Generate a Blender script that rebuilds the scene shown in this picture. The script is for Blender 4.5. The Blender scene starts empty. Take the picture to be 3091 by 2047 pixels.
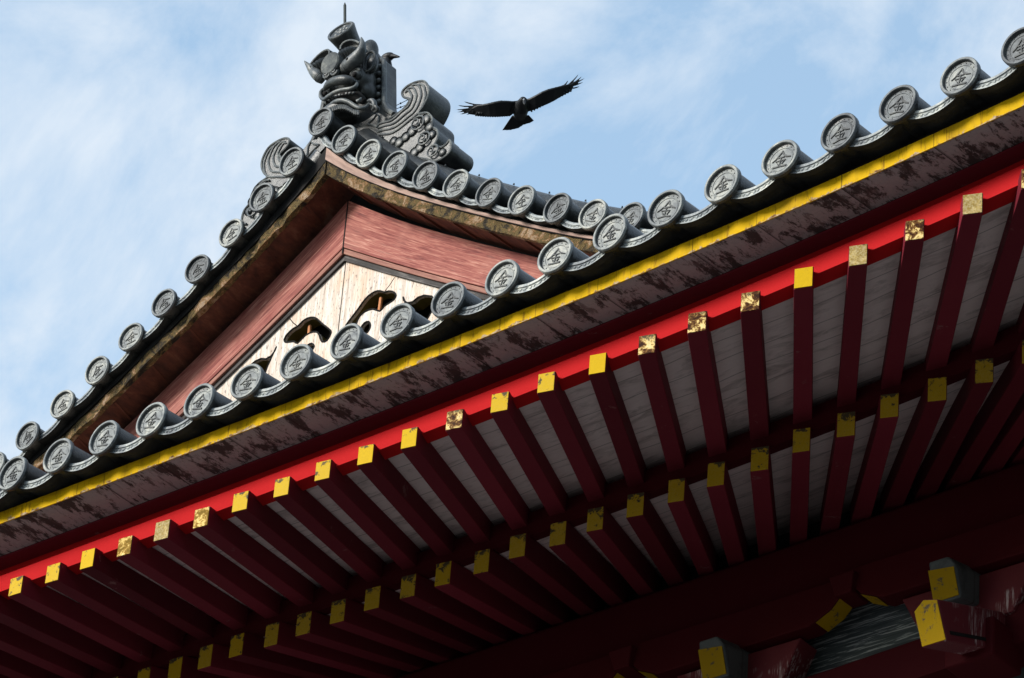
import bpy, bmesh, math, random
from mathutils import Vector, Matrix, Quaternion
random.seed(7)
sc = bpy.context.scene
col = sc.collection
R = math.radians
PI = math.pi

# ------------------------------------------------------------------ camera
CAM = Vector((13.24697, -11.61114, -10.32331))
YAW, PITCH, ROLL = 0.7183780, 0.5753466, 0.0836640
FOC = math.exp(1.41959538)            # focal length / sensor width
fw = Vector((-math.sin(YAW)*math.cos(PITCH), math.cos(YAW)*math.cos(PITCH), math.sin(PITCH)))
r0 = Vector((math.cos(YAW), math.sin(YAW), 0)); u0 = r0.cross(fw)
RT = math.cos(ROLL)*r0 + math.sin(ROLL)*u0
UP = -math.sin(ROLL)*r0 + math.cos(ROLL)*u0
cd = bpy.data.cameras.new('camera'); cam = bpy.data.objects.new('camera', cd); col.objects.link(cam)
cam.matrix_world = Matrix(((RT.x, UP.x, -fw.x, CAM.x), (RT.y, UP.y, -fw.y, CAM.y), (RT.z, UP.z, -fw.z, CAM.z), (0, 0, 0, 1)))
cd.sensor_fit = 'HORIZONTAL'; cd.sensor_width = 36.0; cd.lens = 36.0*FOC
cd.clip_start = 0.1; cd.clip_end = 3000
sc.camera = cam

def ray(px, py):                       # direction seen at a photo position (3091 wide)
    a = (px-1545.5)/(FOC*3091); b = (1023.5-py)/(FOC*3091)
    return RT*a + UP*b + fw
def at(px, py, y):                     # the point of the vertical plane at depth y
    d = ray(px, py)
    return CAM + d*((y-CAM.y)/d.y)

# ------------------------------------------------------------------ world, sun, exposure
SUN_DIR = Vector((-0.42, -0.80, 0.46)).normalized()     # towards the sun
w = bpy.data.worlds.new('World'); sc.world = w; w.use_nodes = True
nt = w.node_tree; nt.nodes.clear()
def wn(t, **k):
    n = nt.nodes.new(t)
    for a, b in k.items(): setattr(n, a, b)
    return n
out = wn('ShaderNodeOutputWorld'); bg = wn('ShaderNodeBackground'); bg.inputs[1].default_value = 0.13
sky = wn('ShaderNodeTexSky', sky_type='NISHITA', sun_disc=False)
sky.sun_elevation = math.asin(SUN_DIR.z); sky.sun_rotation = math.atan2(SUN_DIR.x, SUN_DIR.y)
sky.air_density = 1.0; sky.dust_density = 0.6; sky.ozone_density = 1.6
tc = wn('ShaderNodeTexCoord')
mp = wn('ShaderNodeMapping'); mp.inputs['Rotation'].default_value = (0.5, 0.6, 0.3); mp.inputs['Scale'].default_value = (1.0, 1.35, 1.1)
nz = wn('ShaderNodeTexNoise'); nz.inputs['Scale'].default_value = 17; nz.inputs['Detail'].default_value = 9; nz.inputs['Roughness'].default_value = 0.60; nz.inputs['Distortion'].default_value = 0.35
n2 = wn('ShaderNodeTexNoise'); n2.inputs['Scale'].default_value = 5; n2.inputs['Detail'].default_value = 3
ad = wn('ShaderNodeMath', operation='MULTIPLY_ADD'); ad.inputs[1].default_value = 0.55
rp = wn('ShaderNodeValToRGB'); rp.color_ramp.elements[0].position = 0.62; rp.color_ramp.elements[1].position = 0.92
rp.color_ramp.elements[0].color = (0.20, 0.20, 0.20, 1); rp.color_ramp.elements[1].color = (0.95, 0.95, 0.95, 1)
mx = wn('ShaderNodeMixRGB'); mx.inputs[2].default_value = (3.0, 3.35, 3.75, 1)
sm = wn('ShaderNodeMixRGB', blend_type='MULTIPLY'); sm.inputs[0].default_value = 1; sm.inputs[2].default_value = (1.36, 1.42, 1.24, 1)
L = nt.links.new
L(tc.outputs['Generated'], mp.inputs[0]); L(mp.outputs[0], nz.inputs[0]); L(tc.outputs['Generated'], n2.inputs[0])
L(n2.outputs[0], ad.inputs[0]); L(nz.outputs[0], ad.inputs[2]); L(ad.outputs[0], rp.inputs[0])
L(sky.outputs[0], sm.inputs[1]); L(sm.outputs[0], mx.inputs[1]); L(rp.outputs[0], mx.inputs[0]); L(mx.outputs[0], bg.inputs[0]); L(bg.outputs[0], out.inputs[0])

sd = bpy.data.lights.new('sun', 'SUN'); sun = bpy.data.objects.new('sun', sd); col.objects.link(sun)
sd.energy = 2.5; sd.angle = R(15); sd.color = (1.0, 0.95, 0.88)
sun.rotation_euler = (-SUN_DIR).to_track_quat('-Z', 'Y').to_euler()
sc.view_settings.view_transform = 'Standard'; sc.view_settings.look = 'None'
sc.view_settings.exposure = 1.0; sc.view_settings.gamma = 1.0; sc.view_settings.use_curve_mapping = False

# ------------------------------------------------------------------ materials
def new_mat(name):
    m = bpy.data.materials.new(name); m.use_nodes = True
    t = m.node_tree; t.nodes.clear()
    o = t.nodes.new('ShaderNodeOutputMaterial'); b = t.nodes.new('ShaderNodeBsdfPrincipled')
    t.links.new(b.outputs[0], o.inputs[0])
    return m, t, b
class NT:
    def __init__(s, t): s.t = t
    def n(s, ty, **k):
        x = s.t.nodes.new(ty)
        for a, b in k.items(): setattr(x, a, b)
        return x
    def l(s, a, b): s.t.links.new(a, b)
    def coord(s, kind='Object', scale=(1, 1, 1), rot=(0, 0, 0)):
        c = s.n('ShaderNodeTexCoord'); m = s.n('ShaderNodeMapping')
        m.inputs['Scale'].default_value = scale; m.inputs['Rotation'].default_value = rot
        s.l(c.outputs[kind], m.inputs[0]); return m.outputs[0]
    def noise(s, v, scale, detail=5, rough=0.55, dist=0.0, rnd=False):
        x = s.n('ShaderNodeTexNoise')
        x.inputs['Scale'].default_value = scale; x.inputs['Detail'].default_value = detail
        x.inputs['Roughness'].default_value = rough; x.inputs['Distortion'].default_value = dist
        if rnd:
            x.noise_dimensions = '4D'; o = s.n('ShaderNodeObjectInfo')
            m = s.n('ShaderNodeMath', operation='MULTIPLY'); m.inputs[1].default_value = 37.0
            s.l(o.outputs['Random'], m.inputs[0]); s.l(m.outputs[0], x.inputs['W'])
        s.l(v, x.inputs['Vector']); return x.outputs[0]
    def ramp(s, f, stops):
        x = s.n('ShaderNodeValToRGB'); e = x.color_ramp.elements
        while len(e) < len(stops): e.new(0.5)
        for q, (p, c) in zip(e, stops):
            q.position = p; q.color = (c, c, c, 1) if isinstance(c, (int, float)) else (*c, 1)
        s.l(f, x.inputs[0]); return x.outputs[0]
    def mix(s, f, a, b, mode='MIX'):
        x = s.n('ShaderNodeMixRGB', blend_type=mode)
        for i, v in ((0, f), (1, a), (2, b)):
            if isinstance(v, (int, float)): x.inputs[i].default_value = v if i == 0 else (v, v, v, 1)
            elif isinstance(v, tuple): x.inputs[i].default_value = (*v, 1)
            else: s.l(v, x.inputs[i])
        return x.outputs[0]
    def math(s, op, a, b=0.5):
        x = s.n('ShaderNodeMath', operation=op)
        for i, v in ((0, a), (1, b)):
            if isinstance(v, (int, float)): x.inputs[i].default_value = v
            else: s.l(v, x.inputs[i])
        return x.outputs[0]
    def bump(s, h, b, strength=0.3, dist=0.01):
        x = s.n('ShaderNodeBump'); x.inputs['Strength'].default_value = strength; x.inputs['Distance'].default_value = dist
        s.l(h, x.inputs['Height']); s.l(x.outputs[0], b.inputs['Normal'])
    def info(s, k='Random'): return s.n('ShaderNodeObjectInfo').outputs[k]

def tile_mat(name, mul=1.0, vary=0.5, rough=0.6):
    m, t, b = new_mat(name); g = NT(t); c = g.coord()
    big = g.noise(c, 13, 7, 0.68, 0.5, rnd=True); fine = g.noise(c, 90, 4, 0.7)
    v = g.math('ADD', g.math('ADD', g.math('MULTIPLY', g.math('SUBTRACT', big, 0.5), 1.35), 0.5), g.math('MULTIPLY', g.math('SUBTRACT', g.info(), 0.5), vary*0.45))
    v = g.math('ADD', v, g.math('MULTIPLY', g.math('SUBTRACT', fine, 0.5), 0.30))
    k = mul
    if name == 'grey_end_disc':
        spc = g.n('ShaderNodeSeparateColor'); g.l(g.info('Color'), spc.inputs[0]); v = g.math('ADD', v, g.math('SUBTRACT', spc.outputs[0], 0.5))
    colr = g.ramp(v, [(0.18, (0.030*k, 0.034*k, 0.040*k)), (0.42, (0.085*k, 0.095*k, 0.102*k)), (0.58, (0.150*k, 0.162*k, 0.160*k)), (0.80, (0.30*k, 0.30*k, 0.27*k))])
    g.l(colr, b.inputs['Base Color']); b.inputs['Roughness'].default_value = rough
    b.inputs['Specular IOR Level'].default_value = 0.4
    g.bump(g.math('ADD', fine, big), b, 0.35, 0.006)
    return m
M = {}
M['tile'] = tile_mat('grey_tile', 0.26, 0.4, 0.33)
M['disc'] = tile_mat('grey_end_disc', 1.35, 0.25)
M['disc_cut'] = tile_mat('dark_relief', 0.42, 0.6)  # darker tone for the strokes, beads and rings of the discs
M['lip'] = tile_mat('pale_tile_lip', 2.1, 0.4)
M['dark_tile'] = tile_mat('shade_toned_under_tile', 0.14, 0.2, 0.8)  # grey tile toned down; the shade under the tiles is in its colour
M['orn'] = tile_mat('ornament_tile', 0.40, 0.0, 0.36)
M['orn_edge'] = tile_mat('ornament_pale_edge', 0.85, 0.0, 0.40)

def paint_mat(name, c1, c2, chip=None, chipc=(0.1, 0.06, 0.05), rough=0.6, lvl=0.66, scale=14, vary=0.25, spec=0.06):
    m, t, b = new_mat(name); g = NT(t); c = g.coord()
    a = g.noise(c, 5, 5, 0.6, rnd=True); f = g.noise(c, 70, 4, 0.7)
    colr = g.mix(g.math('ADD', g.math('MULTIPLY', a, 0.75), g.math('MULTIPLY', f, 0.3)), c1, c2)
    colr = g.mix(g.math('MULTIPLY', g.info(), vary), colr, (0.0, 0.0, 0.0))
    if chip:
        k = g.noise(c, scale, 6, 0.68, 0.3, rnd=True)
        colr = g.mix(g.ramp(k, [(lvl, 0.0), (lvl+0.05, 1.0)]), colr, chipc)
    g.l(colr, b.inputs['Base Color']); b.inputs['Roughness'].default_value = rough
    b.inputs['Specular IOR Level'].default_value = spec
    g.bump(f, b, 0.2, 0.004)
    return m
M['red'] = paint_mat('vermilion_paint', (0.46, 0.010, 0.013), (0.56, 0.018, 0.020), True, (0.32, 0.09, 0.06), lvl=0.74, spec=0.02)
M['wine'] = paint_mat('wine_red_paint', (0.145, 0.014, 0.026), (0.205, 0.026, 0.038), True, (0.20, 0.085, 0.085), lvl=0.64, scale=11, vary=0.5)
M['deep'] = paint_mat('shade_deepened_red', (0.060, 0.006, 0.010), (0.085, 0.009, 0.012), vary=0.1)  # red darkened so the shade deep under the eave is in it
M['wine_worn'] = paint_mat('worn_wine_paint', (0.13, 0.008, 0.016), (0.18, 0.012, 0.02), True, (0.55, 0.42, 0.42), lvl=0.60, scale=9)

def flaking_mat():
    m, t, b = new_mat('flaking_wine_paint'); g = NT(t); c = g.coord(); v = g.coord('Object', (26, 26, 2.2))
    a = g.noise(c, 6, 5, 0.6, rnd=True); s_ = g.noise(v, 2.5, 6, 0.7, 0.3, rnd=True); big = g.noise(c, 4.5, 3, 0.6, 0.3, rnd=True)
    colr = g.mix(a, (0.11, 0.008, 0.015), (0.16, 0.012, 0.02))
    colr = g.mix(g.math('MULTIPLY', g.ramp(s_, [(0.50, 0.0), (0.60, 1.0)]), g.ramp(big, [(0.50, 0.0), (0.60, 1.0)])), colr, (0.52, 0.42, 0.42))
    g.l(colr, b.inputs['Base Color']); b.inputs['Roughness'].default_value = 0.75; g.bump(s_, b, 0.4, 0.005)
    return m
M['wine_worn'] = flaking_mat()
def cap_mat():
    # paint and worn metal on the rafter ends: object colour R = wear, G = metal share, B = grey share
    m, t, b = new_mat('painted_rafter_end'); g = NT(t); c = g.coord()
    sp = g.n('ShaderNodeSeparateColor'); g.l(g.info('Color'), sp.inputs[0])
    k = g.noise(c, 26, 5, 0.7, 0.6, rnd=True); f = g.noise(c, 110, 3, 0.7, rnd=True)
    yel = g.mix(f, (0.62, 0.39, 0.006), (0.50, 0.33, 0.015))
    gold = g.ramp(k, [(0.42, (0.035, 0.014, 0.008)), (0.50, (0.16, 0.07, 0.02)), (0.56, (0.72, 0.53, 0.20)), (0.70, (0.86, 0.76, 0.46))])
    grey = g.ramp(f, [(0.40, (0.10, 0.09, 0.07)), (0.60, (0.42, 0.40, 0.32))])
    colr = g.mix(sp.outputs[1], yel, gold)
    colr = g.mix(sp.outputs[2], colr, grey)
    sz = g.n('ShaderNodeSeparateXYZ'); g.l(c, sz.inputs[0])
    ed_ = g.math('MULTIPLY', g.math('MAXIMUM', g.math('ABSOLUTE', sz.outputs[0]), g.math('ABSOLUTE', sz.outputs[2])), 2.2)
    th = g.math('SUBTRACT', g.math('ADD', g.math('ADD', k, ed_), g.math('ADD', g.math('MULTIPLY', sz.outputs[2], 1.2), g.math('MULTIPLY', sp.outputs[0], 0.3))), 0.73)
    colr = g.mix(g.ramp(th, [(0.0, 0.0), (0.06, 1.0)]), colr, (0.09, 0.07, 0.04))
    g.l(colr, b.inputs['Base Color']); b.inputs['Roughness'].default_value = 0.5; b.inputs['Specular IOR Level'].default_value = 0.03
    g.bump(k, b, 0.3, 0.004)
    return m
M['cap'] = cap_mat()

def yellow_board():
    m, t, b = new_mat('yellow_fascia_paint'); g = NT(t); c = g.coord('UV'); o = g.coord()
    f = g.noise(o, 40, 4, 0.7); cr = g.noise(g.coord('Object', (1, 1, 0.12)), 55, 4, 0.7)
    colr = g.mix(f, (0.60, 0.37, 0.004), (0.52, 0.31, 0.006))
    colr = g.mix(g.ramp(cr, [(0.57, 0.0), (0.66, 0.75)]), colr, (0.20, 0.10, 0.012))
    gr = g.noise(g.coord('Object', (1.2, 1, 0.3)), 5, 6, 0.7, 0.3)
    colr = g.mix(g.ramp(gr, [(0.50, 0.0), (0.72, 0.6)]), colr, (0.26, 0.15, 0.015))
    sx = g.n('ShaderNodeSeparateXYZ'); g.l(c, sx.inputs[0])
    ed = g.math('ADD', g.noise(o, 16, 6, 0.7, 0.4), g.math('MULTIPLY', g.math('SUBTRACT', 0.22, sx.outputs[1]), 0.55))
    colr = g.mix(g.ramp(ed, [(0.57, 0.0), (0.61, 1.0)]), colr, g.ramp(f, [(0.4, (0.13, 0.06, 0.02)), (0.6, (0.42, 0.32, 0.2))]))
    # board joints
    jt = g.math('FRACT', g.math('ADD', g.math('MULTIPLY', sx.outputs[0], 2.3), g.math('MULTIPLY', g.noise(g.coord('Object', (1, 0, 0)), 0.8, 1), 2.0)), 0)
    colr = g.mix(g.ramp(jt, [(0.0, 1.0), (0.012, 0.0)]), colr, (0.05, 0.03, 0.01))
    g.l(colr, b.inputs['Base Color']); b.inputs['Roughness'].default_value = 0.5; b.inputs['Specular IOR Level'].default_value = 0.02
    g.bump(cr, b, 0.3, 0.004)
    return m
M['yellow'] = yellow_board()
M['yellow_p'] = paint_mat('yellow_paint', (0.50, 0.30, 0.004), (0.40, 0.25, 0.01), True, (0.12, 0.09, 0.05), lvl=0.56, scale=24)

def soffit_mat():
    m, t, b = new_mat('peeling_soffit'); g = NT(t); o = g.coord('Object', (1.5, 0.55, 1)); c = g.coord('UV')
    k = g.noise(o, 8, 10, 0.76, 0.15); f = g.noise(g.coord(), 60, 4, 0.7)
    base = g.mix(f, (0.25, 0.262, 0.265), (0.38, 0.395, 0.40))
    colr = g.mix(g.ramp(k, [(0.50, 0.0), (0.545, 1.0)]), base, (0.040, 0.036, 0.035))
    colr = g.mix(g.math('MULTIPLY', g.ramp(g.noise(g.coord('Object', (1, 0.3, 1)), 26, 6, 0.75, 0.5), [(0.56, 0.0), (0.62, 1.0)]), 0.8), colr, (0.10, 0.09, 0.088))
    sx = g.n('ShaderNodeSeparateXYZ'); g.l(c, sx.inputs[0])
    jt = g.math('FRACT', g.math('ADD', g.math('MULTIPLY', sx.outputs[0], 2.3), g.math('MULTIPLY', g.noise(g.coord('Object', (1, 0, 0)), 0.8, 1), 2.0)), 0)
    colr = g.mix(g.ramp(jt, [(0.0, 1.0), (0.035, 0.0)]), colr, (0.008, 0.007, 0.007))
    g.l(colr, b.inputs['Base Color']); b.inputs['Roughness'].default_value = 0.8
    g.bump(k, b, 0.4, 0.006)
    return m
M['soffit'] = soffit_mat()

def board_mat(name, c1, c2, seam=5.0):
    m, t, b = new_mat(name); g = NT(t)
    o = g.coord('Object', (0.35, 1, 1)); f = g.noise(o, 60, 4, 0.65); k = g.noise(g.coord('Object', (0.4, 1.6, 1)), 7, 5, 0.6)
    colr = g.mix(g.math('ADD', g.math('MULTIPLY', f, 0.5), g.math('MULTIPLY', k, 0.5)), c1, c2)
    sx = g.n('ShaderNodeSeparateXYZ'); g.l(g.coord(), sx.inputs[0])
    jt = g.math('FRACT', g.math('ADD', g.math('MULTIPLY', sx.outputs[1], seam), g.math('MULTIPLY', g.noise(g.coord('Object', (0.5, 0, 0)), 3, 1), 0.6)), 0)
    colr = g.mix(g.ramp(jt, [(0.0, 0.85), (0.05, 0.0)]), colr, (0.05, 0.04, 0.04))
    st = g.noise(g.coord('Object', (0.6, 2.2, 1)), 6, 6, 0.7, 0.6)
    colr = g.mix(g.ramp(st, [(0.50, 0.0), (0.66, 0.65)]), colr, tuple(x*0.45 for x in c1))
    g.l(colr, b.inputs['Base Color']); b.inputs['Roughness'].default_value = 0.8
    g.bump(f, b, 0.3, 0.005)
    return m
M['boards'] = board_mat('pale_ceiling_boards', (0.62, 0.50, 0.48), (0.88, 0.79, 0.78), 6.5)

def grain_mat(name, cols, scale=(1.2, 26, 1), knots=True, streak=(0.05, 0.03, 0.03), samt=0.35, uv=True, vary=0.0):
    m, t, b = new_mat(name); g = NT(t)
    v = g.coord('UV' if uv else 'Object', scale); lo = g.coord('UV' if uv else 'Object')
    a = g.noise(v, 2.2, 7, 0.6, 1.6 if knots else 0.5, rnd=True); f = g.noise(v, 9, 4, 0.7, 0.4, rnd=True)
    n = len(cols)-1
    colr = g.ramp(g.math('ADD', g.math('MULTIPLY', a, 0.75), g.math('MULTIPLY', f, 0.25)), [(0.36+0.28*i/n, c) for i, c in enumerate(cols)])
    s = g.noise(v, 5, 3, 0.6, 0.2, rnd=True)
    colr = g.mix(g.math('MULTIPLY', g.ramp(s, [(0.58, 0.0), (0.70, 1.0)]), samt), colr, streak)
    bl = g.noise(lo, 3.0, 4, 0.6)
    colr = g.mix(g.ramp(bl, [(0.45, 0.0), (0.8, 0.35)]), colr, cols[-1])
    g.l(colr, b.inputs['Base Color']); b.inputs['Roughness'].default_value = 0.75
    b.inputs['Specular IOR Level'].default_value = 0.25
    g.bump(a, b, 0.3, 0.006)
    return m
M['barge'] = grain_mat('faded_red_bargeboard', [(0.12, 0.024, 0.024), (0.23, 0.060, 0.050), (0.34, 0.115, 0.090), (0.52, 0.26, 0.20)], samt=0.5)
M['barge2'] = grain_mat('faded_brown_flange', [(0.15, 0.05, 0.042), (0.26, 0.11, 0.085), (0.36, 0.19, 0.14)])
M['black_trim'] = grain_mat('blackened_trim', [(0.012, 0.010, 0.010), (0.03, 0.026, 0.025), (0.05, 0.045, 0.045), (0.22, 0.2, 0.19)], knots=False)
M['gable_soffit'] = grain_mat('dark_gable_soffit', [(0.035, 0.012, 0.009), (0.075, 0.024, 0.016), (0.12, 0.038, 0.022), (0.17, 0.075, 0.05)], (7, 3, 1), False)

def plank_mat():
    m, t, b = new_mat('bleached_planks'); g = NT(t)
    v = g.coord('Object', (26, 26, 1.3)); a = g.noise(v, 2.0, 6, 0.62, 0.5); f = g.noise(v, 8, 4, 0.7)
    colr = g.ramp(g.math('ADD', g.math('MULTIPLY', a, 0.7), g.math('MULTIPLY', f, 0.3)), [(0.30, (0.24, 0.16, 0.12)), (0.42, (0.50, 0.41, 0.34)), (0.54, (0.66, 0.60, 0.54)), (0.70, (0.76, 0.73, 0.69))])
    bl = g.noise(g.coord('Object', (1, 1, 0.6)), 4.5, 4, 0.6, 0.4)
    colr = g.mix(g.ramp(bl, [(0.48, 0.0), (0.68, 0.6)]), colr, (0.62, 0.38, 0.22))
    sp = g.noise(g.coord('Object', (3, 3, 0.8)), 30, 3, 0.6)
    colr = g.mix(g.ramp(sp, [(0.58, 0.0), (0.66, 0.8)]), colr, (0.10, 0.06, 0.05))
    g.l(colr, b.inputs['Base Color']); b.inputs['Roughness'].default_value = 0.8
    g.bump(a, b, 0.4, 0.006)
    return m
M['plank'] = plank_mat()

def moss_mat():
    m, t, b = new_mat('mossy_board_edge'); g = NT(t); o = g.coord()
    k = g.noise(o, 12, 7, 0.75, 0.7); f = g.noise(o, 80, 4, 0.75)
    lo = g.noise(o, 3.5, 3, 0.6)
    vv = g.math('ADD', g.math('ADD', g.math('MULTIPLY', g.math('SUBTRACT', k, 0.5), 1.5), g.math('MULTIPLY', g.math('SUBTRACT', lo, 0.5), 0.7)), g.math('ADD', 0.37, g.math('MULTIPLY', f, 0.25)))
    colr = g.ramp(vv, [(0.30, (0.02, 0.014, 0.008)), (0.40, (0.07, 0.045, 0.016)), (0.47, (0.21, 0.14, 0.045)), (0.53, (0.13, 0.095, 0.03)), (0.58, (0.34, 0.17, 0.06)), (0.70, (0.50, 0.36, 0.24))])
    g.l(colr, b.inputs['Base Color']); b.inputs['Roughness'].default_value = 0.9
    g.bump(g.math('ADD', f, k), b, 1.0, 0.03)
    return m
M['moss'] = moss_mat()
M['pale_wood'] = grain_mat('pale_pink_board', [(0.20, 0.13, 0.11), (0.36, 0.24, 0.20), (0.46, 0.33, 0.28)], knots=False)

def plain(name, c, rough=0.6, metal=0.0, spec=0.3):
    m, t, b = new_mat(name); g = NT(t)
    f = g.noise(g.coord(), 30, 4, 0.7)
    colr = g.mix(f, tuple(x*0.75 for x in c), tuple(min(1, x*1.25) for x in c))
    g.l(colr, b.inputs['Base Color']); b.inputs['Roughness'].default_value = rough
    b.inputs['Metallic'].default_value = metal; b.inputs['Specular IOR Level'].default_value = spec
    return m
M['black'] = plain('black_shade_and_joint', (0.010, 0.009, 0.009), 0.9)  # black joints and pupils; also stands in for shade in gaps and voids
M['crow'] = plain('black_feathers', (0.006, 0.007, 0.009), 0.55, 0, 0.35)
M['beak'] = plain('black_horn_beak', (0.012, 0.013, 0.014), 0.35, 0, 0.5)
M['eye'] = plain('bird_eye_glint', (0.35, 0.36, 0.38), 0.15, 0, 0.8)
M['rod'] = plain('dark_metal_rod', (0.05, 0.055, 0.05), 0.5, 0.4)
M['olive'] = plain('olive_painted_edge', (0.10, 0.075, 0.015), 0.7)
M['orange'] = plain('orange_wood_stick', (0.55, 0.22, 0.09), 0.7)
M['white_rot'] = plain('whitewash', (0.55, 0.5, 0.5), 0.9)
M['grey_wall'] = board_mat('weathered_grey_panel', (0.06, 0.07, 0.075), (0.12, 0.135, 0.14), 3.0)

def grey_panel():
    m, t, b = new_mat('weathered_grey_plank'); g = NT(t)
    v = g.coord('Object', (1.2, 1, 22)); a = g.noise(v, 3.2, 6, 0.65, 0.5)
    colr = g.ramp(a, [(0.40, (0.07, 0.09, 0.10)), (0.54, (0.13, 0.16, 0.17)), (0.58, (0.5, 0.55, 0.56)), (0.75, (0.7, 0.72, 0.72))])
    g.l(colr, b.inputs['Base Color']); b.inputs['Roughness'].default_value = 0.8
    return m
M['panel'] = grey_panel()

def ground_mat():
    m, t, b = new_mat('gravel_ground'); g = NT(t); o = g.coord()
    k = g.noise(o, 0.25, 6, 0.6); f = g.noise(o, 14, 5, 0.75)
    colr = g.mix(g.math('ADD', g.math('MULTIPLY', k, 0.5), g.math('MULTIPLY', f, 0.5)), (0.075, 0.07, 0.066), (0.13, 0.122, 0.115))
    g.l(colr, b.inputs['Base Color']); b.inputs['Roughness'].default_value = 0.95
    g.bump(f, b, 0.5, 0.03)
    return m
M['ground'] = ground_mat()

# ------------------------------------------------------------------ mesh helpers
class MB:
    def __init__(s): s.v = []; s.f = []; s.m = []; s.uv = {}
    def add(s, vs, fs, mi=0, uvs=None):
        o = len(s.v); s.v += [tuple(x) for x in vs]
        for k, f in enumerate(fs):
            if uvs: s.uv[len(s.f)] = [uvs[i] for i in f]
            s.f.append([o+i for i in f]); s.m.append(mi)
        return s
    def hexa(s, p, mi=0):              # p: 4 lower corners then 4 upper corners, same order
        return s.add(p, [(3, 2, 1, 0), (4, 5, 6, 7), (0, 1, 5, 4), (1, 2, 6, 5), (2, 3, 7, 6), (3, 0, 4, 7)], mi)
    def box(s, c, d, mi=0, ax=None):
        c = Vector(c); X, Y, Z = ax or (Vector((1, 0, 0)), Vector((0, 1, 0)), Vector((0, 0, 1)))
        q = [c + X*(a*d[0]/2) + Y*(b*d[1]/2) + Z*(e*d[2]/2) for e in (-1, 1) for a, b in ((-1, -1), (1, -1), (1, 1), (-1, 1))]
        return s.hexa(q, mi)
    def prism(s, poly, vec, mi=0):
        n = len(poly); vec = Vector(vec); a = [Vector(p) for p in poly]; b = [p+vec for p in a]
        fs = [tuple(range(n)), tuple(range(2*n-1, n-1, -1))] + [(i, i+n, (i+1) % n+n, (i+1) % n) for i in range(n)]
        return s.add(a+b, fs, mi)
    def grid(s, rows, mi=0, close=False, uv=None):
        n = len(rows[0]); vs = [p for r in rows for p in r]; fs = []
        for i in range(len(rows)-1):
            for j in range(n if close else n-1):
                k = (j+1) % n; fs.append((i*n+j, i*n+k, (i+1)*n+k, (i+1)*n+j))
        return s.add(vs, fs, mi, [u for r in uv for u in r] if uv else None)
    def tube(s, pts, rad, n=8, mi=0, cap=True, flat=None):
        pts = [Vector(p) for p in pts]
        if isinstance(rad, (int, float)): rad = [rad]*len(pts)
        rows = []; prev = None
        for i, p in enumerate(pts):
            t = (pts[min(i+1, len(pts)-1)] - pts[max(i-1, 0)]).normalized()
            if prev is None:
                a = Vector((0, -1, 0)) if abs(t.y) < 0.9 else Vector((1, 0, 0))
            else: a = prev
            a = (a - t*a.dot(t)).normalized(); b = t.cross(a); prev = a
            rows.append([p + (a*math.cos(2*PI*k/n)*(flat or 1) + b*math.sin(2*PI*k/n))*rad[i] for k in range(n)])
        s.grid(rows, mi, True)
        if cap:
            o = len(s.v)
            s.add(rows[0], [tuple(range(n-1, -1, -1))], mi); s.add(rows[-1], [tuple(range(n))], mi)
        return s
    def lathe(s, prof, org, axis, n=24, mi=0, ref=None):
        org = Vector(org); t = Vector(axis).normalized()
        a = Vector(ref) if ref else (Vector((0, 0, 1)) if abs(t.z) < 0.9 else Vector((1, 0, 0)))
        a = (a - t*a.dot(t)).normalized(); b = t.cross(a)
        rows = [[org + t*h + (a*math.cos(2*PI*k/n) + b*math.sin(2*PI*k/n))*r for k in range(n)] for r, h in prof]
        return s.grid(rows, mi, True)
    def ell(s, c, r, mi=0, nu=14, nv=9, ax=None):
        c = Vector(c); X, Y, Z = ax or (Vector((1, 0, 0)), Vector((0, 1, 0)), Vector((0, 0, 1)))
        rows = []
        for i in range(nv+1):
            th = PI*i/nv; zz = math.cos(th); q = max(math.sin(th), 1e-3)
            rows.append([c + X*(r[0]*q*math.cos(2*PI*k/nu)) + Y*(r[1]*q*math.sin(2*PI*k/nu)) + Z*(r[2]*zz) for k in range(nu)])
        return s.grid(rows, mi, True)
    def mesh(s, name, mats, smooth=False):
        me = bpy.data.meshes.new(name); me.from_pydata(s.v, [], s.f)
        for x in mats: me.materials.append(x)
        for p, mi in zip(me.polygons, s.m): p.material_index = mi
        if s.uv:
            L_ = me.uv_layers.new(name='UVMap')
            for i, p in enumerate(me.polygons):
                for j, li in enumerate(p.loop_indices):
                    L_.data[li].uv = s.uv[i][j] if i in s.uv else (0, 0)
        bm = bmesh.new(); bm.from_mesh(me); bmesh.ops.recalc_face_normals(bm, faces=bm.faces); bm.to_mesh(me); bm.free()
        if smooth:
            me.polygons.foreach_set('use_smooth', [True]*len(me.polygons))
            try: me.set_sharp_from_angle(angle=R(40))
            except Exception: pass
        return me
def link(name, me, parent=None, loc=None, rot=None, label=None):
    o = bpy.data.objects.new(name, me); col.objects.link(o)
    if parent: o.parent = parent
    if loc is not None: o.location = loc
    if rot is not None: o.rotation_euler = rot
    if label: o['label'] = label
    return o
def cr(pts, rad=None, n=4):
    """a smooth path through the given points (and radii)"""
    P = [Vector(p) for p in pts]; r = rad if isinstance(rad, (list, tuple)) else [rad or 0]*len(P)
    o = []; ro = []; m = len(P)
    for i in range(m-1):
        a, b, c, d = P[max(i-1, 0)], P[i], P[i+1], P[min(i+2, m-1)]
        for k in range(n):
            t = k/n; o.append(0.5*((2*b) + (c-a)*t + (2*a-5*b+4*c-d)*t*t + (3*b-a-3*c+d)*t**3)); ro.append(r[i]+(r[i+1]-r[i])*t)
    return o+[P[-1]], ro+[r[-1]]
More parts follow.
